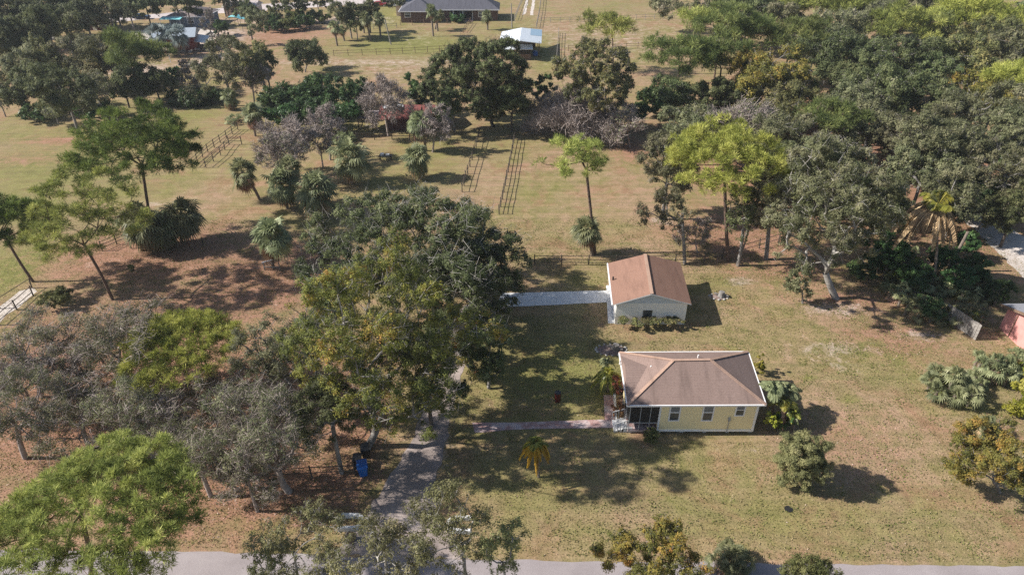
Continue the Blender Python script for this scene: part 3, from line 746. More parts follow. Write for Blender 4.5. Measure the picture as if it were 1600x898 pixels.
# white roofed barn
def white_barn():
    ze, zr = 3.3, 4.7
    fl = np.array(at(779, 68, ze)); fr = np.array(at(846, 68, ze)); br = np.array(at(847, 47, ze)); bl = np.array(at(784, 50, ze))
    rf_ = np.array(at(812, 64, zr)); rb_ = np.array(at(815, 43.5, zr)); X0, Y0 = fl
    root = tag(empty('white_barn', X0, Y0), 'open barn with bright white metal roof and a pale blue roof panel', 'barn')
    L = lambda p, z: (p[0] - X0, p[1] - Y0, z)
    A, B, C, D_, R1, R2 = L(fl, ze), L(fr, ze), L(br, ze), L(bl, ze), L(rf_, zr), L(rb_, zr)
    lo = lambda p: (p[0], p[1], p[2] - .1)
    V = [A, B, C, D_, R1, R2]; V += [lo(p) for p in V]
    rf = MB().add(V, [(0, 4, 5, 3), (4, 1, 2, 5), (6, 9, 11, 10), (10, 11, 8, 7), (0, 3, 9, 6), (1, 7, 8, 2), (0, 6, 10, 4), (4, 10, 7, 1), (3, 5, 11, 9), (5, 2, 8, 11)]).build('roof', M['metal_white'], root)
    # pale blue panel on the right slope
    q = lambda u, v: tuple(np.array(R1) * (1 - u) * (1 - v) + np.array(B) * u * (1 - v) + np.array(R2) * (1 - u) * v + np.array(C) * u * v + np.array((0, 0, .03)))
    MB().add([q(.45, .5), q(1, .5), q(1, 1), q(.45, 1)], [(0, 1, 2, 3)]).build('roof_panel', M['metal_blue'], rf)
    W = B[0]; D = D_[1]
    lt = MB().slab([(.3, -2.2, 2.5), (W - 2.0, -2.2, 2.5), (W - 2.0, .1, 3.1), (.3, .1, 3.1)], .08).build('lean_to_roof', M['metal_white'], root)
    for k in range(5):
        x = .5 + k * (W - 1.0) / 4
        MB().cyl((x, .3, 0), (x, .3, ze + .3), .1, .1, 7).build('post', M['wood_brown'], root)
        MB().cyl((x, D - .6, 0), (x, D - .6, ze + .2), .1, .1, 7).build('post', M['wood_brown'], root)
    MB().box(.6, W - 2.4, -1.6, -1.45, 0, 1.3).box(.6, .75, -1.4, D - 1, 0, 2.2).build('stall_wall', M['wood_brown'], root)
    MB().box(1, W - 1, D - 1.2, D - 1.05, 0, 3.2).box(W * .5, W * .5 + .12, .4, D - 1.3, 0, 2.0).build('back_wall', M['dark_wall'], root)
    MB().add([(.4, .1, ze - .05), (W - .4, .1, ze - .05), (R1[0], .1, zr - .15)], [(0, 1, 2)]).build('gable_boards', M['wood_grey'], root)
white_barn()

def rusty_shed():
    x0, y0 = at(604, 204)
    root = tag(empty('rusty_shed', x0, y0), 'ramshackle shed with patchy rusty red roof behind the bare trees', 'shed')
    W, D = 9.5, 5.5
    MB().box(0, 4.2, 0, D, 0, 2.3).box(6.4, W, 1.2, D, 0, 2.3).box(4.22, 6.38, 2.5, D, 0, 2.3).build('wall', M['dark_wall'], root)
    rf = MB().slab([(-1.2, -1.2, 2.35), (6.0, -1.2, 2.5), (6.0, D * .5, 3.6), (-1.2, D * .5, 3.4)], .07).slab([(-1.2, D * .5, 3.38), (9.9, D * .5, 3.55), (9.9, D + .8, 2.5), (-1.2, D + .8, 2.5)], .07).slab([(6.03, .3, 2.55), (9.9, .3, 2.5), (9.9, D * .5, 3.5), (6.03, D * .5, 3.58)], .07)
    r = rf.build('roof', M['metal_rust'], root)
    MB().slab([(-.6, 1.7, 3.3), (.6, 1.8, 3.38), (.5, 2.6, 3.62), (-.7, 2.5, 3.6)], .03).slab([(1.9, 1.9, 3.42), (2.9, 1.9, 3.44), (2.8, 2.8, 3.72), (1.7, 2.8, 3.7)], .03).build('roof_patch', M['paint_white'], r)
    MB().slab([(-4.8, -.6, 2.3), (-1.3, -.6, 2.35), (-1.3, 2.6, 2.7), (-4.8, 2.6, 2.6)], .06).build('lean_to_roof', M['shingle_greybrown'], root)
    for x, y in ((-4.6, -.4), (-2.2, -.4), (-4.6, 2.4)): MB().cyl((x, y, 0), (x, y, 2.3), .08, .08, 6).build('post', M['wood'], root)
rusty_shed()

def pink_house():
    a = np.array(at(1561, 512)); b = np.array(at(1640, 588))
    d = b - a; L = np.linalg.norm(d); ang = math.atan2(d[1], d[0])
    root = tag(empty('pink_house', a[0], a[1], 0, ang), 'pink walled house with grey roof cut by the right edge', 'house')
    # local x along the visible wall, local y to the right-back
    D = 9.0; h = 2.7
    MB().box(0, L, 0, D, 0, h).build('wall', M['pink_wall'], root)
    MB().add([(0, 0, h), (L, 0, h), (L / 2, 0, h + 1.2), (0, .15, h), (L, .15, h), (L / 2, .15, h + 1.2)], [(0, 1, 2), (3, 5, 4)]).build('gable_boards', M['pink_wall'], root)
    o = .55
    V = [(-o, -o, h - .1), (L / 2, -o, h + 1.3), (L + o, -o, h - .1), (-o, D, h - .1), (L / 2, D, h + 1.3), (L + o, D, h - .1)]
    V += [(x, y, z - .12) for x, y, z in V]
    rf = MB().add(V, [(0, 1, 4, 3), (1, 2, 5, 4), (6, 9, 10, 7), (7, 10, 11, 8), (0, 3, 9, 6), (2, 8, 11, 5)]).build('roof', M['shingle_grey'], root)
    MB().beam((-o, -o - .02, h - .2), (L / 2, -o - .02, h + 1.2), .05, .26).beam((L / 2, -o - .02, h + 1.2), (L + o, -o - .02, h - .2), .05, .26).build('fascia', M['wood_brown'], rf)
    w = MB().box(L * .45, L * .45 + 1.1, -.05, .02, 1.2, 2.1).build('window', M['white'], root)
    MB().box(L * .45 + .08, L * .45 + 1.02, -.07, -.03, 1.28, 2.02).build('pane', M['glass'], w)
    MB().cyl((L * .2, -.07, 0), (L * .2, -.07, 2.6), .05, .05, 6).build('downpipe', M['wood_brown'], root)
pink_house()

# ------------------------------------------------------------------ cars and small things
def car(px, py, rz, paint, label, pickup=False):
    x, y = at(px, py)
    root = tag(empty('parked_car', x, y, 0, rz), label, 'car')
    L, W = 4.5, 1.75
    prof = [(-L / 2, .35), (L / 2, .35), (L / 2, .75), (L / 2 - .15, .88), (L / 2 - 1.1, .95), (L / 2 - 1.75, 1.42), (-.2, 1.46), (-L / 2 + .9, 1.40), (-L / 2 + .3, .98), (-L / 2, .9)]
    if pickup: prof = [(-L / 2, .4), (L / 2, .4), (L / 2, .85), (L / 2 - .2, 1.0), (L / 2 - 1.2, 1.05), (L / 2 - 1.8, 1.6), (0, 1.62), (-.35, 1.05), (-L / 2, 1.02)]
    n = len(prof); ins = lambda z: .16 if z > 1.2 else 0
    V = [(a, -W / 2 + ins(z), z) for a, z in prof] + [(a, W / 2 - ins(z), z) for a, z in prof]
    body = MB().add(V, [tuple(range(n)), tuple(range(2 * n - 1, n - 1, -1))] + [(k, n + k, n + (k + 1) % n, (k + 1) % n) for k in range(n)]).build('body', M[paint], root)
    g = MB()
    for s in (-1, 1): g.box(-L / 2 + (1.0 if not pickup else 2.1), L / 2 - 1.75, s * (W / 2 - .1) - .02, s * (W / 2 - .1) + .02, 1.0, 1.34)
    g.build('side_window', M['glass'], root)
    MB().slab([(L / 2 - 1.2, -W / 2 + .2, 1.02), (L / 2 - 1.2, W / 2 - .2, 1.02), (L / 2 - 1.72, W / 2 - .25, 1.42), (L / 2 - 1.72, -W / 2 + .25, 1.42)], .01).build('windscreen', M['glass'], root)
    for sx_ in (-1, 1):
        for sy in (-1, 1):
            w = MB().cyl((sx_ * 1.35, sy * (W / 2 - .18), .33), (sx_ * 1.35, sy * (W / 2 + .02), .33), .33, .33, 14).build('wheel', M['tyre'], root)
            MB().cyl((sx_ * 1.35, sy * (W / 2 + .0), .33), (sx_ * 1.35, sy * (W / 2 + .035), .33), .19, .19, 10).build('rim', M['chrome'], w)
    for sy in (-.6, .6): MB().box(L / 2 - .03, L / 2 + .02, sy - .15, sy + .15, .62, .78).build('headlight', M['chrome'], root)
car(222, 30, .1, 'paint_blue', 'dark blue car under the trees near the far road at upper left')
car(594, 10, .0, 'paint_red', 'red car parked left of the brick house')
car(607, 5, .1, 'paint_white', 'white car parked just behind the red car at the top')
car(243, 83, .2, 'paint_black', 'black pickup beside the red barn at upper left', True)

def wheelie_bin(px, py, paint, label, rz=0.0):
    x, y = at(px, py)
    root = tag(empty('wheelie_bin', x, y, 0, rz), label, 'bin')
    V = [(-.24, -.27, .08), (.24, -.27, .08), (.24, .25, .08), (-.24, .25, .08), (-.33, -.38, 1.0), (.33, -.38, 1.0), (.33, .36, 1.0), (-.33, .36, 1.0)]
    MB().add(V, [(3, 2, 1, 0), (0, 1, 5, 4), (1, 2, 6, 5), (2, 3, 7, 6), (3, 0, 4, 7), (4, 5, 6, 7)]).build('body', M[paint], root)
    MB().add([(-.36, -.43, 1.0), (.36, -.43, 1.0), (.36, .40, 1.0), (-.36, .40, 1.0), (-.30, -.34, 1.10), (.30, -.34, 1.10), (.30, .34, 1.12), (-.30, .34, 1.12)], [(0, 1, 5, 4), (1, 2, 6, 5), (2, 3, 7, 6), (3, 0, 4, 7), (4, 5, 6, 7), (3, 2, 1, 0)]).build('lid', M[paint], root)
    for s in (-1, 1): MB().cyl((s * .26, .3, .13), (s * .33, .3, .13), .13, .13, 12).build('wheel', M['tyre'], root)
    MB().cyl((-.25, .44, 1.02), (.25, .44, 1.02), .025, .025, 6).build('handle', M['black_plastic'], root)
b = wheelie_bin(568, 741, 'blue_plastic', 'blue recycling bin at the left edge of the driveway', .3)
for o in [o for o in bpy.data.objects if o.name.startswith('wheelie_bin')]: o.scale = (1.15, 1.15, 1.15)
wheelie_bin(572, 712, 'black_plastic', 'black wheeled bin just behind the blue bin', .2)
wheelie_bin(560, 728, 'black_plastic', 'black wheeled bin left of the blue bin, against the fence end', .1)

def barrel(px, py, mat, label, r=.3, h=.9, name='barrel', lid='black_plastic'):
    x, y = at(px, py); root = tag(empty(name, x, y), label, 'barrel')
    MB().cyl((0, 0, 0), (0, 0, h), r, r, 20).cyl((0, 0, h * .32), (0, 0, h * .36), r + .02, r + .02, 20).cyl((0, 0, h * .66), (0, 0, h * .7), r + .02, r + .02, 20).build('body', M[mat], root)
    MB().cyl((0, 0, h + .001), (0, 0, h + .05), r + .015, r + .015, 20).build('lid', M[lid], root)
barrel(871, 626, 'maroon', 'dark maroon burn barrel standing alone on the shaded lawn', .27, .95)
barrel(836, 87, 'blue_plastic', 'blue drum at the right front corner of the white roofed barn', .6, 1.0, lid='blue_plastic')
def trough():
    x, y = at(866, 96)
    root = tag(empty('water_trough', x, y, 0, 1.5), 'blue water trough against the grey fence right of the white barn', 'trough')
    MB().box(-1.1, 1.1, -.45, .45, .05, .55).build('body', M['blue_plastic'], root)
    MB().box(-1.15, 1.15, -.5, -.42, .55, .62).box(-1.15, 1.15, .42, .5, .55, .62).build('rim', M['metal_grey'], root)
trough()

def rock(mb, x, y, r, rng):
    n, m = 7, 4; V = []; F = []
    for j in range(m + 1):
        for i in range(n):
            a = 2 * math.pi * i / n; b = math.pi * j / m; k = r * rng.uniform(.75, 1.2)
            V.append((x + k * math.sin(b) * math.cos(a), y + k * math.sin(b) * math.sin(a), r * .4 + k * .7 * math.cos(b)))
    for j in range(m):
        for i in range(n): F.append((j * n + i, j * n + n + i, j * n + n + (i + 1) % n, j * n + (i + 1) % n))
    mb.add(V, F)
def rock_bed(px, py, rx, ry, label, seed, stump=True):
    x, y = at(px, py); rng = random.Random(seed)
    root = tag(empty('stone_ring', x, y), label, 'stone ring')
    n = int((rx + ry) * 7)
    for k in range(n):
        a = 2 * math.pi * k / n; mb = MB(); rock(mb, rx * math.cos(a), ry * math.sin(a), rng.uniform(.09, .17), rng); mb.build('stone', M['rock'], root)
    rr = np.random.default_rng(seed); m = 24
    V = [(0, 0, .12)] + [(rx * .93 * math.cos(2 * math.pi * k / m), ry * .93 * math.sin(2 * math.pi * k / m), .02) for k in range(m)]
    mesh_obj('mulch', np.array(V), np.array([(0, 1 + k, 1 + (k + 1) % m) for k in range(m)]), M['litter_pile'], root)
    if stump:
        s = MB().cyl((rx * .25, .05, .05), (rx * .3, .08, .65), .42, .30, 9); s.cyl((rx * .25, .05, .2), (rx * .25 - .8, .2, .42), .16, .06, 7).cyl((rx * .25, .05, .2), (rx * .25 + .7, -.25, .3), .14, .05, 7)
        s.build('stump', M['bark_grey'], root)
rock_bed(955, 547, 1.5, .9, 'stone ringed bed with a grey stump behind the yellow house', 3)
rock_bed(1123, 464, 1.0, .6, 'small stone ring with a dark stump right of the garage', 4)

def utility_pole(px, py, h, label, lean=(0, 0), arm=True):
    x, y = at(px, py); root = tag(empty('utility_pole', x, y), label, 'pole')
    MB().cyl((0, 0, 0), (lean[0], lean[1], h), .17, .12, 8).build('pole', M['wood_grey'], root)
    if arm: MB().beam((lean[0] - .9, lean[1], h - .5), (lean[0] + .9, lean[1], h - .5), .1, .1).build('crossarm', M['wood_grey'], root)
utility_pole(611, 70, 5.8, 'leaning grey pole stub on the green lawn left of the brick house front', (-.9, 0), False)
utility_pole(800, 44, 6.2, 'grey utility pole left of the white roofed barn', (-.2, 0), False)
utility_pole(238, 22, 9.5, 'tall utility pole by the far road at upper left', (-.3, 0))

def hoop():
    x, y = at(267, 98); root = tag(empty('basketball_hoop', x, y, 0, .3), 'white basketball backboard on a post in the dirt yard', 'basketball hoop')
    MB().cyl((0, 0, 0), (0, 0, 2.7), .08, .06, 7).build('post', M['paint_white'], root)
    MB().slab([(-.9, -.5, 3.5), (.9, -.5, 3.3), (.9, .2, 2.5), (-.9, .2, 2.7)], .06).build('backboard', M['paint_white'], root)
hoop()

def hitching_rail():
    x, y = at(414, 422); root = tag(empty('hitching_rail', x, y), 'low wooden rail with grey crossbar around the palm trunk at centre left', 'rail')
    for dx in (0, 1.75): MB().beam((dx, 0, 0), (dx, 0, 1.0), .12, .12).build('post', M['wood_grey'], root)
    MB().beam((-.15, 0, 1.0), (1.1, .3, 1.25), .14, .08).build('crossbar', M['paint_white'], root)
    MB().beam((0, -.08, .5), (1.75, -.08, .45), .06, .1).build('rail', M['wood_grey'], root)
hitching_rail()
def table():
    x, y = at(603, 250); root = tag(empty('garden_table', x, y), 'small dark table with white things on it in the far paddock', 'table')
    MB().box(-1, 1, -.45, .45, .72, .78).build('table_top', M['black_plastic'], root)
    for sx_ in (-.85, .85):
        for sy in (-.35, .35): MB().box(sx_ - .05, sx_ + .05, sy - .05, sy + .05, 0, .718).build('leg', M['wood'], root)
    for k, (dx, c) in enumerate(((-.5, 'paint_white'), (.35, 'chrome'))):
        o = MB().box(dx - .25, dx + .25, -.2, .2, .781, 1.05 - .1 * k).box(dx - .28, dx + .28, -.23, .23, 1.052 - .1 * k, 1.09 - .1 * k).build('storage_box', M[c])
        o.location = (x, y, 0); tag(o, ('white box on the left half of the small dark paddock table', 'pale box on the right half of the small dark paddock table')[k], 'box')
table()

def entrance_wall(px, py, flip, label):
    x, y = at(px, py); root = tag(empty('entrance_wall', x, y), label, 'wall')
    s = -1 if flip else 1
    mb = MB(); n = 9; pts = []
    for k in range(n + 1):
        a = math.radians(100 + 150 * k / n); pts.append((1.0 * math.cos(a) * s, .75 * math.sin(a)))
    pts = [(1.3 * s, .75)] + pts + ([(1.3 * s, -.8)])
    for a, b in zip(pts[:-1], pts[1:]): mb.beam((a[0] * .75, a[1] * .75, .2), (b[0] * .75, b[1] * .75, .2), .2, .4)
    mb.build('low_wall', M['concrete'], root)
    MB().box(-.3, .35, -2.0 + .35, -1.1, 0, .5).build('brick_base', M['brick'], root) if flip else None
entrance_wall(716, 822, False, 'curved white low wall right of the driveway entrance')
entrance_wall(553, 818, True, 'curved white low wall with brick base left of the driveway entrance')
def drain_cover():
    x, y = at(1232, 795); o = MB().cyl((0, 0, .005), (0, 0, .04), .3, .3, 20).build('drain_cover', M['black_plastic']); o.location = (x, y, 0); tag(o, 'small dark round cover on the lawn below the round bush', 'cover')
drain_cover()
def scrap(px, py, label, seed, n=9, s=1.0):
    x, y = at(px, py); rng = random.Random(seed); mb = MB()
    for k in range(n):
        a = rng.uniform(0, 6.3); cx, cy = rng.gauss(0, 1.0 * s), rng.gauss(0, .5 * s); l = rng.uniform(.6, 1.7) * s; z = rng.uniform(.1, .6)
        mb.beam((cx, cy, z), (cx + l * math.cos(a), cy + l * math.sin(a), z + rng.uniform(-.1, .4)), rng.uniform(.1, .5), rng.uniform(.05, .35))
    o = mb.build('scrap_pile', M['wood'] if seed % 2 else M['wood_grey']); o.location = (x, y, 0); tag(o, label, 'debris', 'piles of timber and scrap in the dirt yard')
scrap(315, 74, 'dark scrap pile right of the red barn', 1, 14, 1.2)
scrap(300, 82, 'long pale planks lying in front of the red barn', 2, 10, 1.3)
scrap(325, 58, 'pale heap of junk above the dark scrap pile', 4, 16, 1.3)
scrap(345, 58, 'reddish brown heap of junk at the right end of the dirt yard', 3, 12, 1.0)
scrap(90, 62, 'grey timber pile under the oaks at far upper left', 6, 18, 1.8)
scrap(300, 104, 'low line of pale planks at the near edge of the dirt yard', 8, 16, 1.4)

# ------------------------------------------------------------------ vegetation builders
def unit(v): return v / np.maximum(np.linalg.norm(v, axis=-1, keepdims=True), 1e-9)

def tubes(P0, P1, R0, R1, sides):
    P0, P1 = np.asarray(P0, float), np.asarray(P1, float); R0, R1 = np.asarray(R0), np.asarray(R1)
    d = unit(P1 - P0); ref = np.where(np.abs(d[:, 2:3]) > .9, np.array([[1., 0, 0]]), np.array([[0, 0, 1.]]))
    u = unit(np.cross(d, ref)); v = np.cross(d, u)
    a = np.arange(sides) * 2 * np.pi / sides
    ring = np.cos(a)[None, :, None] * u[:, None, :] + np.sin(a)[None, :, None] * v[:, None, :]
    A = P0[:, None, :] + ring * R0[:, None, None]; B = P1[:, None, :] + ring * R1[:, None, None]
    V = np.concatenate([A, B], 1).reshape(-1, 3)
    m = len(P0); base = (np.arange(m) * 2 * sides)[:, None]; k = np.arange(sides); k2 = (k + 1) % sides
    F = np.stack([base + k, base + k2, base + sides + k2, base + sides + k], 2).reshape(-1, 4)
    return V, F

def rhombs(C, D, S, L, W, fold=.0):
    """leaf quads at C, long axis D, side axis S"""
    L = np.asarray(L)[:, None]; W = np.asarray(W)[:, None]
    nrm = np.cross(D, S)
    V = np.stack([C - D * L, C + S * W - nrm * fold * W, C + D * L, C - S * W - nrm * fold * W], 1).reshape(-1, 3)
    F = np.arange(len(C) * 4).reshape(-1, 4)
    return V, F

def envelope_points(rng, n, shape, mind):
    """points in the unit crown (x,y in -1..1, z in -1..1)"""
    lob = [(unit(rng.normal(size=3)), rng.uniform(.10, .24)) for _ in range(7)]
    out = np.zeros((0, 3)); tries = 0
    while len(out) < n and tries < 60:
        tries += 1
        d = unit(rng.normal(size=(n * 2, 3)))
        if shape == 'umbrella': d[:, 2] = np.abs(d[:, 2]) * .95 - .12
        elif shape == 'oak': d[:, 2] = np.where(d[:, 2] < -.62, -d[:, 2], d[:, 2])
        d = unit(d)
        k = np.ones(len(d))
        for c, w in lob: k += w * np.sign(d @ c) * np.abs(d @ c) ** 3 * (1.4 if shape != 'ball' else .5)
        inner = .42 if shape in ('umbrella',) else .30
        r = (inner + (1 - inner) * rng.random(len(d)) ** .6) * k
        p = d * r[:, None]
        for q in p:
            if len(out) >= n: break
            if len(out) == 0 or np.min(np.sum((out - q) ** 2, 1)) > mind * mind: out = np.vstack([out, q])
        mind *= .93
    return out

def skeleton(rng, fork, clumps, base, trunk_r, step, bend=.12, lean=None):
    """nodes, parent index, weight"""
    P = [np.array(base, float)]; par = [-1]; plen = [0.0]
    n = max(3, int(np.linalg.norm(np.array(fork) - base) / step)); off = rng.normal(0, 1, 3) * np.array([1, 1, 0])
    for k in range(1, n + 1):
        t = k / n; p = np.array(base) * (1 - t) + np.array(fork) * t + off * math.sin(t * math.pi) * bend * step * 1.5
        P.append(p); par.append(len(P) - 2); plen.append(0.0)
    first = len(P) - 1
    lo = max(1, int(n * .7)); ok = list(range(lo, len(P)))
    P = list(P); order = np.argsort(np.linalg.norm(clumps - fork, axis=1)); tips = []
    arr = np.array([P[i] for i in ok]); idx = list(ok); pl = np.array([0.0 + (first - i) * .3 for i in ok])
    for ci in order:
        c = clumps[ci]; d = np.linalg.norm(arr - c, axis=1)
        cost = d + .38 * pl + np.where(arr[:, 2] > c[2] + .6, .9, 0)
        j = int(np.argmin(cost)); L = d[j]; a = arr[j]; m = max(1, int(round(L / step))); prev = idx[j]; base_pl = pl[j]
        o = rng.normal(0, 1, 3); newp = []
        for k in range(1, m + 1):
            t = k / m; q = a * (1 - t) + c * t
            q = q + o * math.sin(t * math.pi) * bend * L * .9 + np.array([0, 0, 1.]) * math.sin(t * math.pi) * L * .06 + (rng.normal(0, .055, 3) * step if k < m else 0)
            P.append(q); par.append(prev); prev = len(P) - 1; idx.append(prev); newp.append(q); pl = np.append(pl, base_pl + L * t)
        arr = np.vstack([arr, np.array(newp)]); tips.append(prev)
    P = np.array(P); par = np.array(par); w = np.zeros(len(P)); w[tips] += 1
    for i in range(len(P) - 1, 0, -1): w[par[i]] += w[i]
    w = np.maximum(w, 1)
    R = trunk_r * (w / w[0]) ** .50
    R[:first + 1] *= 1 + .25 * (1 - np.arange(first + 1) / (first + 1)) ** 2
    return P, par, R, first

KINDS = {
    #            shape, leaf mat, bark, clumps, clump radius (of rx), coverage, leaf scale, trunk radius k, min leaf z
    'oak':      ('oak', 'oak', 'bark_grey', 95, .155, 3.5, 1.0, .030),
    'oak_dense':('oak', 'oak', 'bark', 110, .17, 4.8, 1.0, .030),
    'oak_grey': ('oak', 'oak_grey', 'bark_grey', 100, .145, 3.1, .95, .030),
    'grove':    ('oak', 'oak_grey', 'bark_bare', 90, .115, .68, .95, .034),
    'oak_airy': ('oak', 'oak_grey', 'bark_grey', 100, .115, 1.15, .95, .034),
    'autumn':   ('oak', 'oak_autumn', 'bark_grey', 120, .135, 3.7, 1.0, .028),
    'orange':   ('oak', 'oak_orange', 'bark_grey', 90, .15, 3.3, 1.0, .028),
    'olive':    ('oak', 'oak_olive', 'bark_grey', 100, .15, 3.3, 1.0, .028),
    'young':    ('oak', 'oak_light', 'bark_pale', 80, .125, 1.2, 1.0, .014),
    'bush':     ('ball', 'bush', 'bark', 130, .17, 6.5, .9, .02),
    'bush_dark':('ball', 'bush_dark', 'bark', 70, .20, 4.0, 1.2, .02),
    'bush_yellow': ('ball', 'bush_yellow', 'bark', 45, .20, 3.0, 1.5, .02),
    'red_bush': ('ball', 'red_leaves', 'bark', 40, .2, 1.8, .9, .02),
    'bare':     ('oak', 'twig', 'bark_bare', 150, .13, .0, 1.0, .026),
    'mossy':    ('oak', 'oak_grey', 'bark_bare', 110, .13, .35, 1.0, .026),
    'pine':     ('umbrella', 'pine', 'bark_pine', 46, .17, 1.6, 1.0, .017),
    'pine_dark':('umbrella', 'pine_dark', 'bark_pine', 55, .17, 2.0, 1.0, .017),
    'pine_yellow': ('umbrella', 'pine_yellow', 'bark_pine', 50, .16, 1.9, 1.0, .017),
}
def leaf_px(z):   # world size of one render pixel at camera depth z
    return z / 683.0

def tree(kind, base, rx, rz, zc, label, name=None, cat='tree', group=None, seed=0, off=(0, 0), fork=None, dens=1.0, ry=None, trunk_k=1.0, nclump=1.0, mat=None, bark_=None, clump_k=1.0, leaf_k=1.0, multi=False):
    shape, lm, bk, ncl, cr, cov, lk, tk = KINDS[kind]
    lm = mat or lm; bk = bark_ or bk
    rng = np.random.default_rng(seed * 7919 + int(abs(base[0]) * 13 + base[1] * 31))
    bx, by = base; ry = ry or rx
    dz = depth(by, zc); px = leaf_px(dz)
    scale_n = np.clip((rx / px) / 55.0, .35, 1.5)
    n = int(ncl * nclump * scale_n * (1.35 if shape == 'oak' else 1.0))
    rp = float(np.clip(px * 7.5, .50, 1.5))
    if shape == 'umbrella': n = int(np.clip(1.5 * nclump * dens * (rx / rp) ** 2, 22, 300))
    if shape == 'oak' and n > 24:
        # big lobes, each carrying its own shell of clumps
        nlobe = int(np.clip(n / 9.0, 5, 30)); lr = 1.26 / nlobe ** .46
        Lc = envelope_points(rng, nlobe, shape, 1.5 / nlobe ** (1 / 3) * .8) * (1 - lr * .42)
        per = int(math.ceil(n / nlobe)); dd = unit(rng.normal(size=(nlobe, per, 3)) + np.array([0, 0, .35]) + .55 * unit(Lc)[:, None, :])
        lrr = lr * rng.uniform(.7, 1.15, (nlobe, 1, 1))
        U = (Lc[:, None, :] + dd * lrr * (rng.random((nlobe, per, 1)) ** .35)).reshape(-1, 3)
        n = len(U); lob_id = np.repeat(np.arange(nlobe), per)
    else:
        U = envelope_points(rng, n, shape, 1.25 / max(n, 4) ** (1 / 3) * .75); n = len(U); lob_id = np.arange(n)
    lob_t = rng.uniform(-.16, .16, lob_id.max() + 1)[lob_id]
    C = U * np.array([rx, ry, rz]) * .93 + np.array([off[0], off[1], zc])
    C[:, 2] = np.maximum(C[:, 2], .25 if shape == 'ball' else 1.0)
    top = zc + rz
    tr = tk * top * trunk_k * .62
    if fork is None: fork = (zc - rz * (.55 if shape != 'umbrella' else .35)) if shape != 'ball' else .3
    fork = max(.25, fork)
    fk = np.array([off[0] * .45, off[1] * .45, fork])
    is_pine = shape == 'umbrella'
    if is_pine:   # leader carries on into the crown
        fk = np.array([off[0] * .7, off[1] * .7, max(fork, zc - rz * .15)])
    if shape == 'oak':
        ex = rng.choice(len(C), len(C) // 5); C = np.vstack([C, C[ex] * np.array([.8, .8, .6]) + np.array([0, 0, .4])]); lob_t = np.append(lob_t, lob_t[ex])
    step = max(.35, rx * .13)
    P, par, R, first = skeleton(rng, fk, C, np.array([0., 0, -.05]), tr, step)
    r_min = px * .16
    R = np.maximum(R, r_min)
    nm = name or {'umbrella': 'pine_tree', 'ball': 'bush', 'oak': 'oak_tree'}[shape]
    root = tag(empty(nm, bx, by), label, cat, group)
    i = np.arange(1, first + 1)
    V, F = tubes(P[par[i]], P[i], R[par[i]], R[i], 8)
    mesh_obj('trunk' if shape != 'ball' else 'stem', V, F, M[bk], root, smooth=True)
    i = np.arange(first + 1, len(P))
    keep = np.ones(len(i), bool)
    i = i[keep]
    if len(i):
        V, F = tubes(P[par[i]], P[i], R[par[i]] * np.where(par[i] <= first, .62, 1.0), R[i], 5)
        if kind in ('bare', 'mossy', 'oak_airy', 'young', 'grove') or kind.startswith('oak') or kind in ('autumn', 'olive', 'orange'):
            # fine twigs around every clump
            k = {'bare': 24, 'mossy': 18, 'oak_airy': 12, 'grove': 11}.get(kind, 5)
            wild = kind in ('bare', 'mossy', 'grove')
            T0 = np.repeat(C, k, 0) + rng.normal(0, cr * rx * (.5 if wild else .25), (len(C) * k, 3))
            dd = unit(rng.normal(size=T0.shape) + .9 * unit(T0 - fk) + np.array([0, 0, .25]))
            ln = rng.uniform(.5, 1.25, len(T0)) * cr * rx * (1.7 if wild else .95)
            w = np.full(len(T0), px * (.20 if kind in ('bare', 'mossy') else .15))
            v2, f2 = tubes(T0 - dd * (ln * .4)[:, None], T0 + dd * (ln * .6)[:, None], w * 1.3, w * .5, 3)
            F = [F, f2 + len(V)]; V = np.vstack([V, v2])
        mesh_obj('branches', V, F, M[bk], root, smooth=False)
    if is_pine:
        # tufts of needles
        tuft = float(np.clip(px * 6.2, .46, 1.4)) * leaf_k
        area = math.pi * rx * (rz * .8 + rx * .55)
        nt = int(dens * cov * area / (tuft * tuft * .50))
        ci = rng.integers(0, len(C), nt); rc = rp * clump_k * rng.uniform(.7, 1.25, len(C))
        o = unit(rng.normal(size=(nt, 3))) * rng.random(nt)[:, None] ** .4; o[:, 2] = np.abs(o[:, 2]) * .75 - .15
        T = C[ci] + o * rc[ci][:, None]
        nb = 26
        Tn = np.repeat(T, nb, 0)
        dd = unit(rng.normal(size=Tn.shape) + np.array([0, 0, .55]) + .5 * np.repeat(unit(o + 1e-6), nb, 0))
        ss = unit(np.cross(dd, rng.normal(size=dd.shape)))
        L = tuft * rng.uniform(.45, .75, len(Tn)); Wd = tuft * rng.uniform(.026, .05, len(Tn))
        V, F = rhombs(Tn + dd * (L * .75)[:, None], dd, ss, L * .7, Wd)
        ct = rng.uniform(.12, .72, len(C)); tt = np.repeat(ct[ci] + rng.normal(0, .16, nt), nb) + rng.normal(0, .10, len(Tn))
        mesh_obj('crown', V, F, M[lm], root, tint=np.repeat(np.clip(tt, 0, 1), 4))
    elif cov > 0:
        L = float(np.clip(px * 1.75, .11, .55)) * lk * leaf_k; W = L * .56
        area = math.pi * rx * (rz * .8 + rx * .55)
        nl = int(dens * cov * area / (L * W * .42))
        nl = min(int(nl * 1.15), 160000)
        rc = (.66 * math.sqrt(7.0 * rx * (rx * .55 + rz * .45) / len(C)) if shape == 'oak' else cr * rx * 1.25) * clump_k * rng.uniform(.65, 1.25, len(C))
        pr = rc ** 2 / np.sum(rc ** 2)
        ci = rng.choice(len(C), nl, p=pr)
        # every clump is made of small sprays
        ns = 9
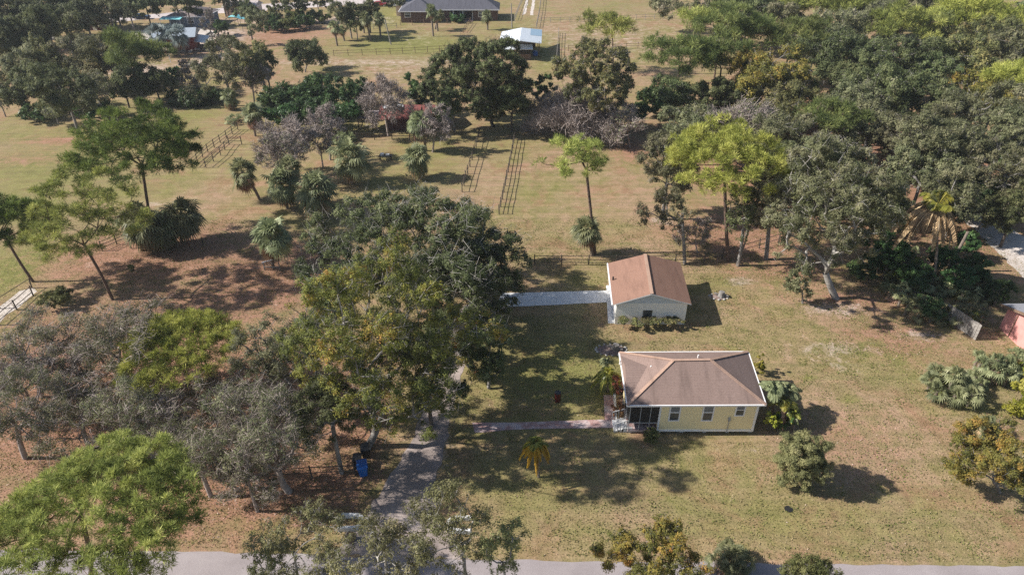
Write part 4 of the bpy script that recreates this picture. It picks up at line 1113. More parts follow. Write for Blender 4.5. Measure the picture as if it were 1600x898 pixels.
        sp = unit(rng.normal(size=(len(C), ns, 3))) * (rng.random((len(C), ns, 1)) ** .45); sp[:, :, 2] *= .72
        si = rng.integers(0, ns, nl)
        o = sp[ci, si] * rc[ci][:, None] + rng.normal(size=(nl, 3)) * (rc[ci] * .22)[:, None]
        T = C[ci] + o
        T[:, 2] = np.maximum(T[:, 2], .08)
        nrm = unit(rng.normal(size=(nl, 3)) * .42 + np.array([0, 0, .40]) + 1.0 * unit(o))
        dd = unit(np.cross(nrm, rng.normal(size=(nl, 3)))); ss = np.cross(nrm, dd)
        s = .5 + 1.1 * rng.random(nl) ** 1.6
        V, F = rhombs(T, dd, ss, L * .5 * s, W * .5 * s, .25)
        ct = rng.uniform(.12, .66, len(C)) + lob_t; st = rng.normal(0, .12, (len(C), ns))
        tt = ct[ci] + st[ci, si] + rng.normal(0, .07, nl)
        mesh_obj('crown' if shape != 'ball' else 'foliage', V, F, M[lm], root, tint=np.repeat(np.clip(tt, 0, 1), 4))
    return root

def solve(cx, cy, hw, hh, base=None, h=None, flat=None):
    """photo ellipse of a crown -> base point, rx, rz, zc, offset"""
    if base is not None:
        bx, D = at(*base)
        t = (cy - 449) / FPX
        zc = H_CAM - D * (math.sin(PITCH) + t * math.cos(PITCH)) / (math.cos(PITCH) - t * math.sin(PITCH))
        zc = max(zc, .5)
        x = (cx - 800) * depth(D, zc) / FPX; off = (x - bx, 0)
    else:
        zc = h * .66
        bx, D = at(cx, cy, zc); off = (0, 0)
    z = depth(D, zc); th = math.atan2(H_CAM - zc, D)
    rx = hw * z / FPX; v = hh * z / FPX * 1.0
    rz2 = v * v - (rx * math.sin(th)) ** 2
    ry = rx
    if rz2 < (.38 * rx * math.cos(th)) ** 2:
        rz = .38 * rx; ry = max(.55 * rx, math.sqrt(max(0, v * v - (rz * math.cos(th)) ** 2)) / math.sin(th)); ry = min(ry, rx)
    else: rz = min(math.sqrt(rz2) / math.cos(th), zc * .95 + .3, 1.5 * rx)
    if flat: rz *= flat
    return (bx, D), rx, ry, rz, zc, off

tree_n = [0]
def T(kind, cx, cy, hw, hh, label, base=None, h=None, **kw):
    b, rx, ry, rz, zc, off = solve(cx, cy, hw, hh, base, h)
    tree_n[0] += 1
    return tree(kind, b, rx, rz, zc, label, off=off, ry=ry, seed=tree_n[0], **kw)

# ---- palms
def fan_fronds(rng, n, R, elev_lo, elev_hi, seg=13, width=1.0):
    """fan-shaped leaves from the origin; returns V, F, tint"""
    az = rng.uniform(0, 2 * np.pi, n) ; el = np.radians(elev_lo + (elev_hi - elev_lo) * rng.random(n))
    d = np.stack([np.cos(el) * np.cos(az), np.cos(el) * np.sin(az), np.sin(el)], 1)
    side = unit(np.cross(d, np.array([0, 0, 1.])) + 1e-6); nor = np.cross(side, d)
    roll = rng.normal(0, .45, n)[:, None]; s2 = side * np.cos(roll) + nor * np.sin(roll); n2 = np.cross(s2, d)
    pl = R * rng.uniform(.38, .58, n); fl = R * rng.uniform(.42, .60, n)
    pl = pl * rng.uniform(.7, 1.15, n)
    hub = d * pl[:, None]; hub[:, 2] -= .22 * pl * pl / max(R, .1)
    d = unit(d + np.array([0, 0, -.26]) * rng.uniform(.6, 1.3, (n, 1))); s2 = unit(s2 - d * np.sum(s2 * d, 1, keepdims=True)); n2 = np.cross(s2, d)
    ang = np.radians(np.linspace(-105, 105, seg))
    Vs, Fs, Ts = [], [], []
    tl = rng.uniform(.05, .75, n)
    for a in ang:
        dir_ = unit(d * math.cos(a) + s2 * math.sin(a) + n2 * .10)
        dir_ = unit(dir_ + np.array([0, 0, -.22]))
        perp = unit(np.cross(dir_, n2))
        L = fl * (1.0 - .18 * abs(math.sin(a)))
        w = R * .036 * width
        mid = hub + dir_ * (L * .55)[:, None]; tip = hub + dir_ * L[:, None] + np.array([0, 0, -1.]) * (L * rng.uniform(.18, .50, n))[:, None]
        V = np.stack([hub, mid + perp * w, tip, mid - perp * w], 1).reshape(-1, 3)
        Vs.append(V); Ts.append(np.repeat(np.clip(tl + rng.normal(0, .1, n), 0, 1), 4))
    # petioles
    pw = R * .014; V = np.stack([side * pw, hub + side * pw, hub - side * pw, -side * pw], 1).reshape(-1, 3)
    Vs.append(V); Ts.append(np.full(len(V), .45))
    V = np.vstack(Vs); return V, np.arange(len(V)).reshape(-1, 4), np.concatenate(Ts)

def pinnate_fronds(rng, n, R, elev_lo, elev_hi, droop=.9, leaf=.26, nl=22, width=.03):
    Vs, Ts = [], []
    for k in range(n):
        az = 2 * math.pi * (k * .381966) + rng.uniform(-.2, .2); el = math.radians(elev_lo + (elev_hi - elev_lo) * rng.random())
        t = np.linspace(0, 1, nl); hx = R * t * math.cos(el) * (1 - .15 * t); hz = R * (t * math.sin(el) - droop * rng.uniform(.7, 1.15) * t ** 2.2)
        c, s = math.cos(az), math.sin(az)
        P = np.stack([hx * c, hx * s, hz], 1); tan = unit(np.gradient(P, axis=0)); side = np.array([-s, c, 0.])
        tl = rng.uniform(.1, .8)
        w = R * .010
        for i in range(nl - 1):
            Vs.append([P[i] + side * w, P[i + 1] + side * w, P[i + 1] - side * w, P[i] - side * w]); Ts.append(.85)
        for sg in (-1, 1):
            for i in range(2, nl):
                u = t[i]; L = R * leaf * (math.sin(u * math.pi * .86 + .25) ** .7) * rng.uniform(.8, 1.1)
                dd = unit(side * sg * 1.0 + tan[i] * .75 + np.array([0, 0, -.35 - .3 * rng.random()])); pp = unit(np.cross(dd, np.array([0, 0, 1.]) + .3 * side)) * R * width
                Vs.append([P[i], P[i] + dd * L * .5 + pp, P[i] + dd * L + np.array([0, 0, -L * .25]), P[i] + dd * L * .5 - pp]); Ts.append(min(1, max(0, tl + rng.normal(0, .1))))
    V = np.array(Vs).reshape(-1, 3); return V, np.arange(len(V)).reshape(-1, 4), np.repeat(np.array(Ts), 4)

palm_n = [0]
def palm(base, h, R, label, kind='fan', name='palm_tree', group=None, n=None, dead=.35, lean=(0, 0), mat='palm', raw=False, trunk_r=.17, skirt_mat='frond_dead', lo=-48, cat='palm tree', boots=True, elo=5, droop=.9):
    palm_n[0] += 1; rng = np.random.default_rng(palm_n[0] * 101)
    x, y = base if raw else at(*base)
    root = tag(empty(name, x, y), label, cat, group)
    px = leaf_px(depth(y, h)); hub = np.array([lean[0], lean[1], h])
    if h > .5:
        m = 9; t = np.linspace(0, 1, m)[:, None]
        P = np.array([0, 0, -.05]) * (1 - t) + hub * t; P[:, :2] -= hub[:2] * (t * (1 - t)) * .5
        R_ = np.linspace(trunk_r * 1.15, trunk_r * (1.35 if boots else .8), m)
        R_ = np.maximum(R_, px * .5)
        V, F = tubes(P[:-1], P[1:], R_[:-1], R_[1:], 8); mesh_obj('trunk', V, F, M['bark_palm'], root, smooth=True)
    seg = 13 if R / px > 12 else 9
    if kind == 'fan':
        nn = int((n or 46) * 1.0) if R / px > 14 else 34
        V, F, tt = fan_fronds(rng, nn, R, lo, 88, seg, 1.0 if seg == 13 else 1.6)
    else:
        nn = n or 18
        V, F, tt = pinnate_fronds(rng, nn, R, elo, 84, droop=droop, nl=22 if R / px > 14 else 14, width=.022 if R / px > 20 else .04)
    crown = mesh_obj('fronds', V + hub, F, M[mat], root, tint=tt)
    if dead > 0:
        nd = max(3, int(nn * dead))
        if kind == 'fan': V, F, tt = fan_fronds(rng, nd, R * .92, -88, -52, seg, 1.1)
        else: V, F, tt = pinnate_fronds(rng, nd, R * 1.0, 8, 48, droop=1.3, nl=26, leaf=.22, width=.05)
        V = V + hub - np.array([0, 0, .15]); V[:, 2] = np.maximum(V[:, 2], .04)
        mesh_obj('dead_fronds', V, F, M[skirt_mat], root, tint=tt)
    return root

def palm_px(base, crown, r_px, label, **kw):
    """palm from its foot pixel, crown centre pixel and crown radius in pixels"""
    bx, D = at(*base); t = (crown[1] - 449) / FPX
    zc = max(.4, H_CAM - D * (math.sin(PITCH) + t * math.cos(PITCH)) / (math.cos(PITCH) - t * math.sin(PITCH)))
    z = depth(D, zc); lean = ((crown[0] - 800) * z / FPX - bx, 0)
    return palm((bx, D), zc, r_px * z / FPX * 1.18, label, raw=True, lean=lean, **kw)

def palmetto(px_, py_, r_px, label, group=None, n=60, mat='palm', h=.5, heads=None, **kw):
    """a clump of several low fan-palm heads"""
    x, y = at(px_, py_); R = r_px * depth(y, .8) / FPX
    palm_n[0] += 1; rng = np.random.default_rng(palm_n[0] * 101 + 7)
    root = tag(empty('palm_clump', x, y), label, 'palm', group)
    k = heads or (int(np.clip(R / .30, 3, 13))); Rh = R * (.50 if k > 5 else .62 if k > 3 else .8)
    Vs, Fs, Ts, off = [], [], [], 0
    px = leaf_px(depth(y, h)); seg = 11 if R / px > 14 else 8
    for j in range(k):
        a = 2 * math.pi * j / max(1, k - 1); rr = 0 if j == 0 else (R - Rh * .8) * rng.uniform(.8, 1.15)
        hub = np.array([rr * math.cos(a), rr * math.sin(a), h * (1.25 if j == 0 else rng.uniform(.45, 1.0)) + .25])
        V, F, tt = fan_fronds(rng, max(14, int(n * 1.9 / k)), Rh * rng.uniform(.8, 1.1), -30 if j else 0, 88, seg, 1.15)
        V = V + hub; V[:, 2] = np.maximum(V[:, 2], .05)
        Vs.append(V); Fs.append(F + off); Ts.append(np.clip(tt + rng.uniform(-.15, .15), 0, 1)); off += len(V)
        MB().cyl((hub[0], hub[1], 0), tuple(hub), .12, .14, 7).build('stem', M['bark_palm'], root)
    mesh_obj('fronds', np.vstack(Vs), np.vstack(Fs), M[mat], root, tint=np.concatenate(Ts))
    V, F, tt = fan_fronds(rng, 10, R * .8, -50, -20, seg, 1.1); V = V + np.array([0, 0, h + .2]); V[:, 2] = np.maximum(V[:, 2], .04)
    mesh_obj('dead_fronds', V, F, M['palm_yellow' if rng.random() < .5 else 'frond_dead'], root, tint=tt)
    return root

# ------------------------------------------------------------------ planting: near and middle ground
T('pine', 156, 800, 170, 138, 'large bushy light green pine at the lower left corner, leaning over the road', base=(140, 960), dens=1.9, nclump=1.5)
T('pine_yellow', 308, 525, 92, 62, 'yellow-green tufted pine standing among the grey oaks at left', base=(342, 606), dens=1.6)
T('pine_dark', 228, 250, 108, 72, 'tall dark green spreading pine above the pair of droopy palms', base=(240, 380), fork=5.5, dens=.9)
T('pine', 122, 372, 94, 86, 'light green pine with a leaning trunk near the sandy lane', base=(176, 468), fork=3.5, dens=.8)
T('pine_dark', 0, 362, 66, 80, 'dark pine cut by the left edge beside the bright green verge', base=(52, 440), fork=3.5, dens=.85)
T('pine_yellow', 1118, 250, 96, 66, 'big bright yellow-green pine right of the garage, with a tall double trunk', base=(1138, 408), fork=7.0, dens=1.0, mat='pine_yellow')
T('pine', 906, 258, 56, 48, 'slender open green pine growing up through the lone palm', base=(930, 397), fork=6.0, dens=.6)
T('oak', 672, 355, 162, 88, 'huge dark live oak with pale grey limbs in the centre of the photo', base=(690, 455), dens=1.25, nclump=2.4, fork=2.2, bark_='bark_pale')
T('oak', 735, 430, 92, 62, 'dark live oak over the bend of the driveway, below the huge central oak', base=(752, 500), dens=.9, nclump=1.2)
T('autumn', 600, 555, 166, 164, 'large oak with yellow-green turning leaves left of the driveway', base=(572, 700), dens=1.3, nclump=2.2, fork=2.6, trunk_k=.9)
T('oak_dense', 668, 590, 46, 50, 'dark leafy side crown hanging over the driveway, lower right of the large turning oak', h=8, dens=.9)
T('oak', 704, 522, 46, 52, 'dark oak leaning over the driveway from its lawn side', base=(744, 582), dens=1.0, fork=1.2)
T('oak', 764, 550, 38, 56, 'dark drooping small oak at the driveway edge, right of the large turning oak', base=(764, 606), dens=1.0, fork=.8)
T('oak', 520, 470, 58, 55, 'dark green oak shoulder tucked behind the left side of the large turning oak', h=9, dens=.9)
T('oak_airy', 440, 560, 74, 74, 'open grey-green oak between the yellow pine and the large turning oak', h=10, dens=1.25)
T('grove', 408, 668, 106, 96, 'grey-green oak with a dark leaning trunk left of the blue bin', base=(452, 768), dens=1.1, nclump=1.4, fork=2.4)
T('grove', 300, 700, 80, 66, 'grey mossy oak directly above the big corner pine', base=(330, 775), dens=1.1)
T('grove', 60, 556, 98, 69, 'thin crowned oak at the left edge, highest of the grey grove', base=(66, 620), dens=1.2)
T('grove', 185, 536, 96, 73, 'grey oak left of the yellow-green tufted pine', base=(205, 620), dens=1.15)
T('grove', 30, 640, 89, 78, 'grey oak at the left edge just above the corner pine', base=(40, 715), dens=1.3)
T('grove', 130, 630, 87, 69, 'grey oak in the middle of the grove at lower left', base=(140, 700), dens=1.15)
T('grove', 225, 645, 82, 71, 'dark stemmed grey oak on the bare brown litter at left', base=(240, 715), dens=1.1)
T('grove', 335, 630, 52, 46, 'pale twiggy oak just below the yellow-green tufted pine', base=(372, 672), dens=.9)
T('young', 480, 850, 86, 66, 'light young oak at the bottom edge, nearest the left entrance wall', base=(470, 965), dens=1.0)
T('young', 612, 850, 80, 72, 'light young oak at the bottom edge in the mouth of the driveway', base=(610, 980), dens=1.0)
T('young', 715, 830, 56, 66, 'light young oak at the bottom edge in front of the right entrance wall', base=(735, 970), dens=1.0)
T('young', 782, 858, 38, 52, 'small light young oak at the bottom edge, rightmost of its row', base=(790, 960), dens=1.2)
T('young', 420, 880, 50, 40, 'low light young oak at the bottom edge, leftmost of its row', base=(425, 965), dens=1.1)
T('orange', 1022, 862, 80, 56, 'orange and olive leaved tree at the bottom edge beside the road', base=(1020, 940), dens=1.2, nclump=1.2, fork=1.6)
T('bush', 1272, 893, 44, 28, 'small green shrub top at the bottom edge right of the spiky palm', base=(1272, 930), dens=.8, cat='shrub', name='shrub')
T('bush', 1250, 717, 43, 50, 'dense round olive bush on the front lawn right of the yellow house', base=(1250, 760), leaf_k=.8, dens=1.3, mat='oak_light', cat='shrub', nclump=1.3)
T('orange', 1552, 712, 74, 62, 'orange and olive leaved tree at the right edge of the lawn', base=(1562, 770), dens=1.1, nclump=1.1, fork=1.2)
T('bush_yellow', 1602, 610, 34, 40, 'yellow-green shrub at the right edge below the palm clumps', base=(1602, 645), cat='shrub', name='shrub')
T('bush_yellow', 1188, 569, 13, 17, 'small cream and yellow variegated shrub at the back right corner of the yellow house', base=(1190, 585), cat='shrub', name='shrub', leaf_k=.8)
T('red_bush', 968, 600, 14, 20, 'reddish shrub against the left wall of the yellow house', base=(970, 622), cat='shrub', name='shrub')
T('red_bush', 966, 640, 12, 12, 'low reddish flowering shrub between brick path and porch', base=(968, 652), cat='shrub', name='shrub')
T('bush', 1017, 678, 14, 14, 'small round shrub in front of the screened porch', base=(1018, 688), cat='shrub', name='shrub', dens=.6)
for k in range(6):
    T('olive', 974 + k * 17, 506, 11, 8, ['low brown-green shrub at the left corner of the garage front', 'second low shrub from the left along the garage front', 'third low shrub from the left along the garage front', 'third low shrub from the right along the garage front', 'second low shrub from the right along the garage front', 'low sparse shrub at the right end of the garage front'][k], base=(974 + k * 17, 513), name='shrub', cat='shrub', group='shrubs along the garage front', fork=.2, dens=1.1)
T('oak_grey', 1290, 300, 112, 98, 'large grey-green oak with a pale forked trunk at the lawn edge on the right', base=(1306, 466), dens=1.15, nclump=1.7, fork=3.2, bark_='bark_pale', trunk_k=.9)
T('oak_grey', 1250, 442, 20, 30, 'low hanging bunch of oak foliage left of the pale forked trunk', base=(1254, 474), name='small_tree', dens=.9)
T('oak_grey', 1052, 330, 34, 36, 'thin pale stemmed young tree directly right of the garage roof', base=(1070, 412), dens=.6, name='small_tree')
T('oak_grey', 1045, 262, 58, 52, 'grey-green oak left of the bright yellow-green pine', h=11)
T('oak_grey', 1195, 305, 42, 48, 'grey oak between the yellow-green pine and the pale forked oak', base=(1197, 405), dens=1.0)
T('oak', 1160, 330, 28, 36, 'narrow dark tree just right of the double pine trunk', base=(1153, 415), dens=.5, name='small_tree')
T('mossy', 1082, 365, 30, 30, 'small bare grey tree in shade right of the thin pale stemmed tree', base=(1090, 395), dens=.8, name='bare_tree')

# palms, middle ground
palm_px((222, 392), (222, 346), 40, 'droopy palm with long green skirt left under the dark spreading pine', lo=-85, dead=.5, n=70)
palm_px((246, 386), (250, 352), 32, 'dark droopy palm between its two neighbours under the dark spreading pine', lo=-80, dead=.3, n=50)
palm_px((284, 378), (284, 336), 33, 'droopy round palm right under the dark spreading pine', lo=-70, dead=.25, n=60)
palm_px((406, 312), (378, 268), 25, 'palm with a curved leaning trunk on the grass at upper left', lo=-60, dead=.5)
palm_px((449, 326), (438, 285), 29, 'pale skirted palm, left one of the touching pair at centre left', lo=-75, dead=.7, n=60)
palm_px((496, 336), (493, 296), 34, 'broad dark palm, right one of the touching pair at centre left', lo=-75, dead=.4, n=64)
palm_px((457, 320), (452, 262), 22, 'taller narrow palm rising behind the touching pair', lo=-60, dead=.5)
palm_px((427, 419), (424, 368), 33, 'round palm with the low wooden rail at its foot', lo=-62, dead=.35, n=60)
palm_px((551, 288), (545, 244), 33, 'palm with a thick double trunk right of the bare grey thicket', lo=-60, dead=.35)
palm_px((656, 280), (650, 247), 25, 'round pale palm just above the huge central oak', lo=-72, dead=.55)
palm_px((666, 236), (655, 190), 21, 'palm with brown skirt right of the rusty roofed shed', lo=-65, dead=1.0)
palm_px((925, 399), (918, 358), 26, 'lone palm behind the garage with grey dead skirt', lo=-35, dead=.3, n=44)
palm_px((399, 213), (395, 176), 20, 'palm with yellow skirt behind the dark double fence', lo=-60, dead=1.0)
palm_px((360, 172), (358, 152), 16, 'small tan skirted palm at the left end of the dark green thicket', lo=-60, dead=1.0)
palmetto(366, 192, 18, 'low blue-green spiky palm by the slanting dark fence', n=40)
palmetto(536, 222, 24, 'low dark palm in front of the bare grey trees at upper centre', n=44)
palmetto(1140, 893, 42, 'spiky silver-green palm at the bottom edge beside the orange tree', n=54, mat='palm', h=1.2)
palm_px((842, 745), (837, 693), 27, 'small palm with hanging orange fronds on the shaded front lawn', kind='pin', n=12, dead=1.5, mat='palm_yellow', skirt_mat='frond_orange', elo=35, droop=.8, trunk_r=.09, boots=False)
palm_px((950, 612), (950, 585), 27, 'yellow-green palm against the left side of the yellow house', kind='pin', n=22, dead=0, mat='palm_yellow', trunk_r=.08, boots=False)
palm_px((952, 592), (948, 566), 17, 'smaller palm just behind the yellow-green palm left of the house', kind='pin', n=16, dead=0, mat='palm', trunk_r=.08, boots=False)
palm_px((1206, 655), (1207, 610), 31, 'tall green arching palm against the right wall of the yellow house', kind='pin', n=24, dead=0, mat='palm', trunk_r=.10, boots=False, elo=30, droop=.7)
palm_px((1232, 648), (1230, 612), 30, 'green arching palm right of the tall one beside the house', kind='pin', n=22, dead=0, mat='palm', trunk_r=.10, boots=False, elo=30, droop=.7)
palm_px((1222, 665), (1222, 632), 29, 'yellow-green arching palm in the middle of the clump right of the house', kind='pin', n=24, dead=.15, mat='palm_yellow', trunk_r=.08, boots=False, elo=30, droop=.7)
palm_px((1240, 672), (1238, 646), 18, 'small yellow-green palm at the lower right of the clump beside the house', kind='pin', n=20, dead=0, mat='palm_yellow', trunk_r=.08, boots=False, elo=25, droop=.7)
T('bush_yellow', 1206, 655, 13, 20, 'leafy yellow-green plant climbing at the front right corner of the house', base=(1206, 676), name='leafy_plant', cat='plant', leaf_k=1.2, dens=1.2)
T('bush_dark', 1224, 655, 18, 18, 'dark shrub filling the foot of the palm clump right of the house', base=(1225, 672), name='shrub', cat='shrub')
palmetto(1478, 618, 46, 'big round palm clump standing alone on the right lawn', n=90, h=1.7)
palmetto(1545, 590, 40, 'palm clump behind the big round one, near the board fence', n=70, h=1.5)
palmetto(1590, 588, 42, 'palm clump at the right edge in front of the pink wall', n=70, h=1.6)
palmetto(1533, 680, 27, 'small silver-green palm clump above the orange tree at right', n=50, h=1.0)
palmetto(1520, 600, 26, 'low dark palm clump filling the gap beside the big round one', n=44)
palm_px((1456, 448), (1462, 326), 50, 'tall thin palm with brown drooping fronds at the wood edge', kind='pin', n=10, dead=1.7, mat='palm_yellow', skirt_mat='frond_dead', trunk_r=.14, boots=False, elo=42, droop=.65)
def snag():
    x, y = at(1480, 425); root = tag(empty('dead_trunk', x, y), 'bare broken palm trunk standing right of the brown drooping palm', 'dead tree')
    MB().cyl((0, 0, 0), (.5, 0, 5.2), .2, .15, 9).build('trunk', M['bark_palm'], root)
snag()
def thin_snag():
    x, y = at(1153, 416); root = tag(empty('dead_trunk', x, y), 'slim bare trunk leaning at the fence corner right of the garage', 'dead tree')
    MB().cyl((0, 0, 0), (.4, .1, 4.6), .13, .08, 8).build('trunk', M['bark_palm'], root)
thin_snag()
under = [(1405, 468, 34), (1432, 492, 32), (1475, 500, 30), (1512, 498, 28), (1395, 440, 26), (1440, 452, 34), (1500, 462, 34), (1540, 470, 28), (1420, 420, 26), (1520, 440, 26), (1382, 425, 22)]
ul = ['leftmost dark palm at the edge of the thicket on the right lawn', 'lowest front palm of the thicket left of the board fence', 'palm immediately left of the top of the board fence', 'palm right behind the top of the board fence', 'small palm under the pale forked oak, at the thicket edge', 'palm at the foot of the tall brown drooping palm', 'dark palm right of the brown drooping palm trunk', 'dark palm left of the pink house roof', 'palm higher up in the thicket under the grey oak', 'palm beside the shaded sandy driveway', 'small dark palm deepest under the pale forked oak']
for (a, b_, r), l in zip(under, ul):
    palmetto(a, b_, r, l, group='understory palms at the right', n=44, h=random.Random(a).uniform(.5, 1.8), mat='palm')
T('bush_dark', 1455, 478, 26, 18, 'dark leafy shrub between the understory palms at right', h=2.4, cat='shrub', name='shrub')
T('bush_dark', 1380, 395, 34, 30, 'dark shrub in deep shade right of the pale forked trunk', h=4, cat='shrub', name='shrub')
for _x, _y, _w, _h, _l in ((1400, 395, 34, 4, 'dark shrub in the hollow left of the brown drooping palm, upper one'), (1432, 430, 30, 3.5, 'dark shrub directly left of the brown drooping palm trunk'), (1478, 400, 30, 4, 'dark shrub behind the brown drooping palm'), (1500, 432, 28, 3, 'dark shrub between the broken palm trunk and the sandy driveway'), (1515, 380, 24, 3.5, 'dark shrub on the verge of the shaded sandy driveway'), (1562, 450, 26, 2.5, 'low dark shrub above the pink house roof'), (1350, 420, 24, 2.5, 'small dark shrub right of the pale forked trunk')):
    T('bush_dark', _x, _y, _w, _w * .75, _l, h=_h, cat='shrub', name='shrub')
T('oak_grey', 1488, 300, 44, 44, 'grey oak whose pale limb leans over the shaded driveway', h=10)
T('bush_dark', 1530, 415, 26, 24, 'dark shrub beside the lower end of the shaded sandy driveway', h=3, cat='shrub', name='shrub')
T('bush', 90, 462, 26, 16, 'scrubby bush beside the sandy lane near the dark leaning pines', h=2, cat='shrub', name='shrub', dens=.7)
T('bush', 205, 418, 5, 8, 'tiny sapling on the bare ground left of the droopy palms', h=1.8, cat='shrub', name='shrub', dens=.5)

# bare grey trees
T('bare', 430, 218, 48, 40, 'bare grey bushy tree above the curved trunk palm', base=(436, 275), name='bare_tree')
T('mossy', 452, 236, 40, 34, 'mossy grey tree behind the tall narrow palm', base=(470, 290), name='bare_tree')
T('bare', 514, 198, 30, 32, 'pale bare tree left of the thick double trunk palm', base=(516, 250), name='bare_tree')
T('mossy', 500, 225, 26, 26, 'small mossy tree between bare trees and low dark palm', base=(505, 262), name='bare_tree')
T('bare', 598, 160, 44, 40, 'bare purple-grey tree in front of the rusty roofed shed', base=(607, 213), name='bare_tree')
T('bare', 686, 192, 27, 30, 'bare forked tree beside the brown skirted palm near the shed', base=(676, 238), name='bare_tree')
T('bare', 915, 180, 76, 42, 'wide bare grey tree below the tall olive oak', base=(928, 212), name='bare_tree', nclump=1.3)
T('mossy', 975, 195, 40, 32, 'mossy grey tree right of the wide bare one', base=(985, 230), name='bare_tree')
T('mossy', 290, 122, 20, 18, 'small bare tree right of the dense bright pine at upper left', base=(292, 145), name='bare_tree')
T('mossy', 395, 120, 26, 24, 'grey twiggy tree by the left end of the dark green thicket', base=(398, 165), name='bare_tree')

# dark green thicket row at upper centre
for k, (x, y, w, h_) in enumerate([(425, 158, 34, 22), (460, 150, 36, 24), (498, 140, 36, 26), (535, 150, 36, 26), (565, 140, 26, 22), (480, 172, 34, 18), (520, 176, 34, 16), (560, 172, 28, 16), (440, 178, 30, 12)]):
    T('bush_dark', x, y, w, h_, ['leftmost shrub of the dark green thicket', 'second rounded top of the dark green thicket', 'tallest rounded top of the dark green thicket', 'rounded top right of the tallest one in the dark green thicket', 'rightmost upper top of the dark green thicket', 'low front shrub in the middle of the dark green thicket', 'low front shrub right of the middle of the dark green thicket', 'low front shrub at the right end of the dark green thicket', 'low front shrub at the left end of the dark green thicket'][k], h=5.5, group='shrubs of the dark green thicket', cat='shrub', name='shrub')
T('bush_dark', 660, 138, 30, 28, 'glossy green rounded tree between thicket and big dark oak', h=7, cat='tree', name='round_tree')
T('bush_dark', 850, 142, 20, 24, 'dark green tree squeezed between the big dark oak and the olive oak', h=7, name='round_tree')
T('bush_dark', 1010, 150, 28, 26, 'dark green bushy tree left of the pine with the straight thick trunk', h=6, name='round_tree')
T('oak_dense', 765, 132, 86, 68, 'very large dark live oak in front of the white roofed barn', base=(772, 198), dens=1.5, nclump=3.2, fork=1.6, clump_k=1.1)
T('oak', 708, 165, 34, 28, 'lower dark oak at the left foot of the very large live oak', h=7)
T('olive', 935, 125, 72, 56, 'tall brownish olive oak at upper centre right', base=(935, 208), nclump=2.2, dens=1.2)
T('pine', 954, 48, 42, 27, 'light green umbrella pine behind the olive oak', base=(958, 115), fork=8, dens=.9)
T('oak', 484, 86, 40, 28, 'isolated dark oak at the edge of the tan field', base=(477, 113))
T('oak_grey', 352, 100, 46, 42, 'big grey-green oak left of the isolated dark oak', base=(358, 166), dens=.9)
T('olive', 405, 92, 34, 34, 'olive oak between two other oaks above the thicket', h=9, dens=.9)
T('oak_dense', 415, 105, 24, 26, 'small dense dark oak left of the isolated dark oak', h=7)
T('pine_dark', 213, 88, 46, 34, 'dense bright topped pine at upper left with two dark trunks', base=(218, 153), dens=1.3, mat='pine_mid')
T('oak_dense', 240, 125, 42, 28, 'dark tree at the right foot of the dense bright topped pine', h=7)
T('oak_dense', 190, 130, 34, 28, 'dark tree at the left foot of the dense bright topped pine', h=7)
T('oak', 105, 150, 50, 44, 'open oak on the grass with a leaning trunk at upper left', base=(122, 208), dens=.9)

T('mossy', 110, 585, 52, 46, 'half bare mossy tree in the upper middle of the left grove', h=7, name='bare_tree')
T('mossy', 260, 640, 50, 44, 'half bare mossy tree between the tufted yellow pine and the corner pine', h=7, name='bare_tree')
T('mossy', 30, 590, 46, 44, 'half bare mossy tree at the left edge in the middle of the grove', h=7, name='bare_tree')
T('oak', 515, 640, 52, 52, 'grey-green oak at the left foot of the large turning oak', h=10, dens=.9)
T('oak_dense', 800, 158, 46, 36, 'lower right shoulder tree beside the very large dark live oak', h=8)
T('grove', 385, 740, 60, 44, 'low drooping grey oak foliage left of the dark leaning trunk', h=6)

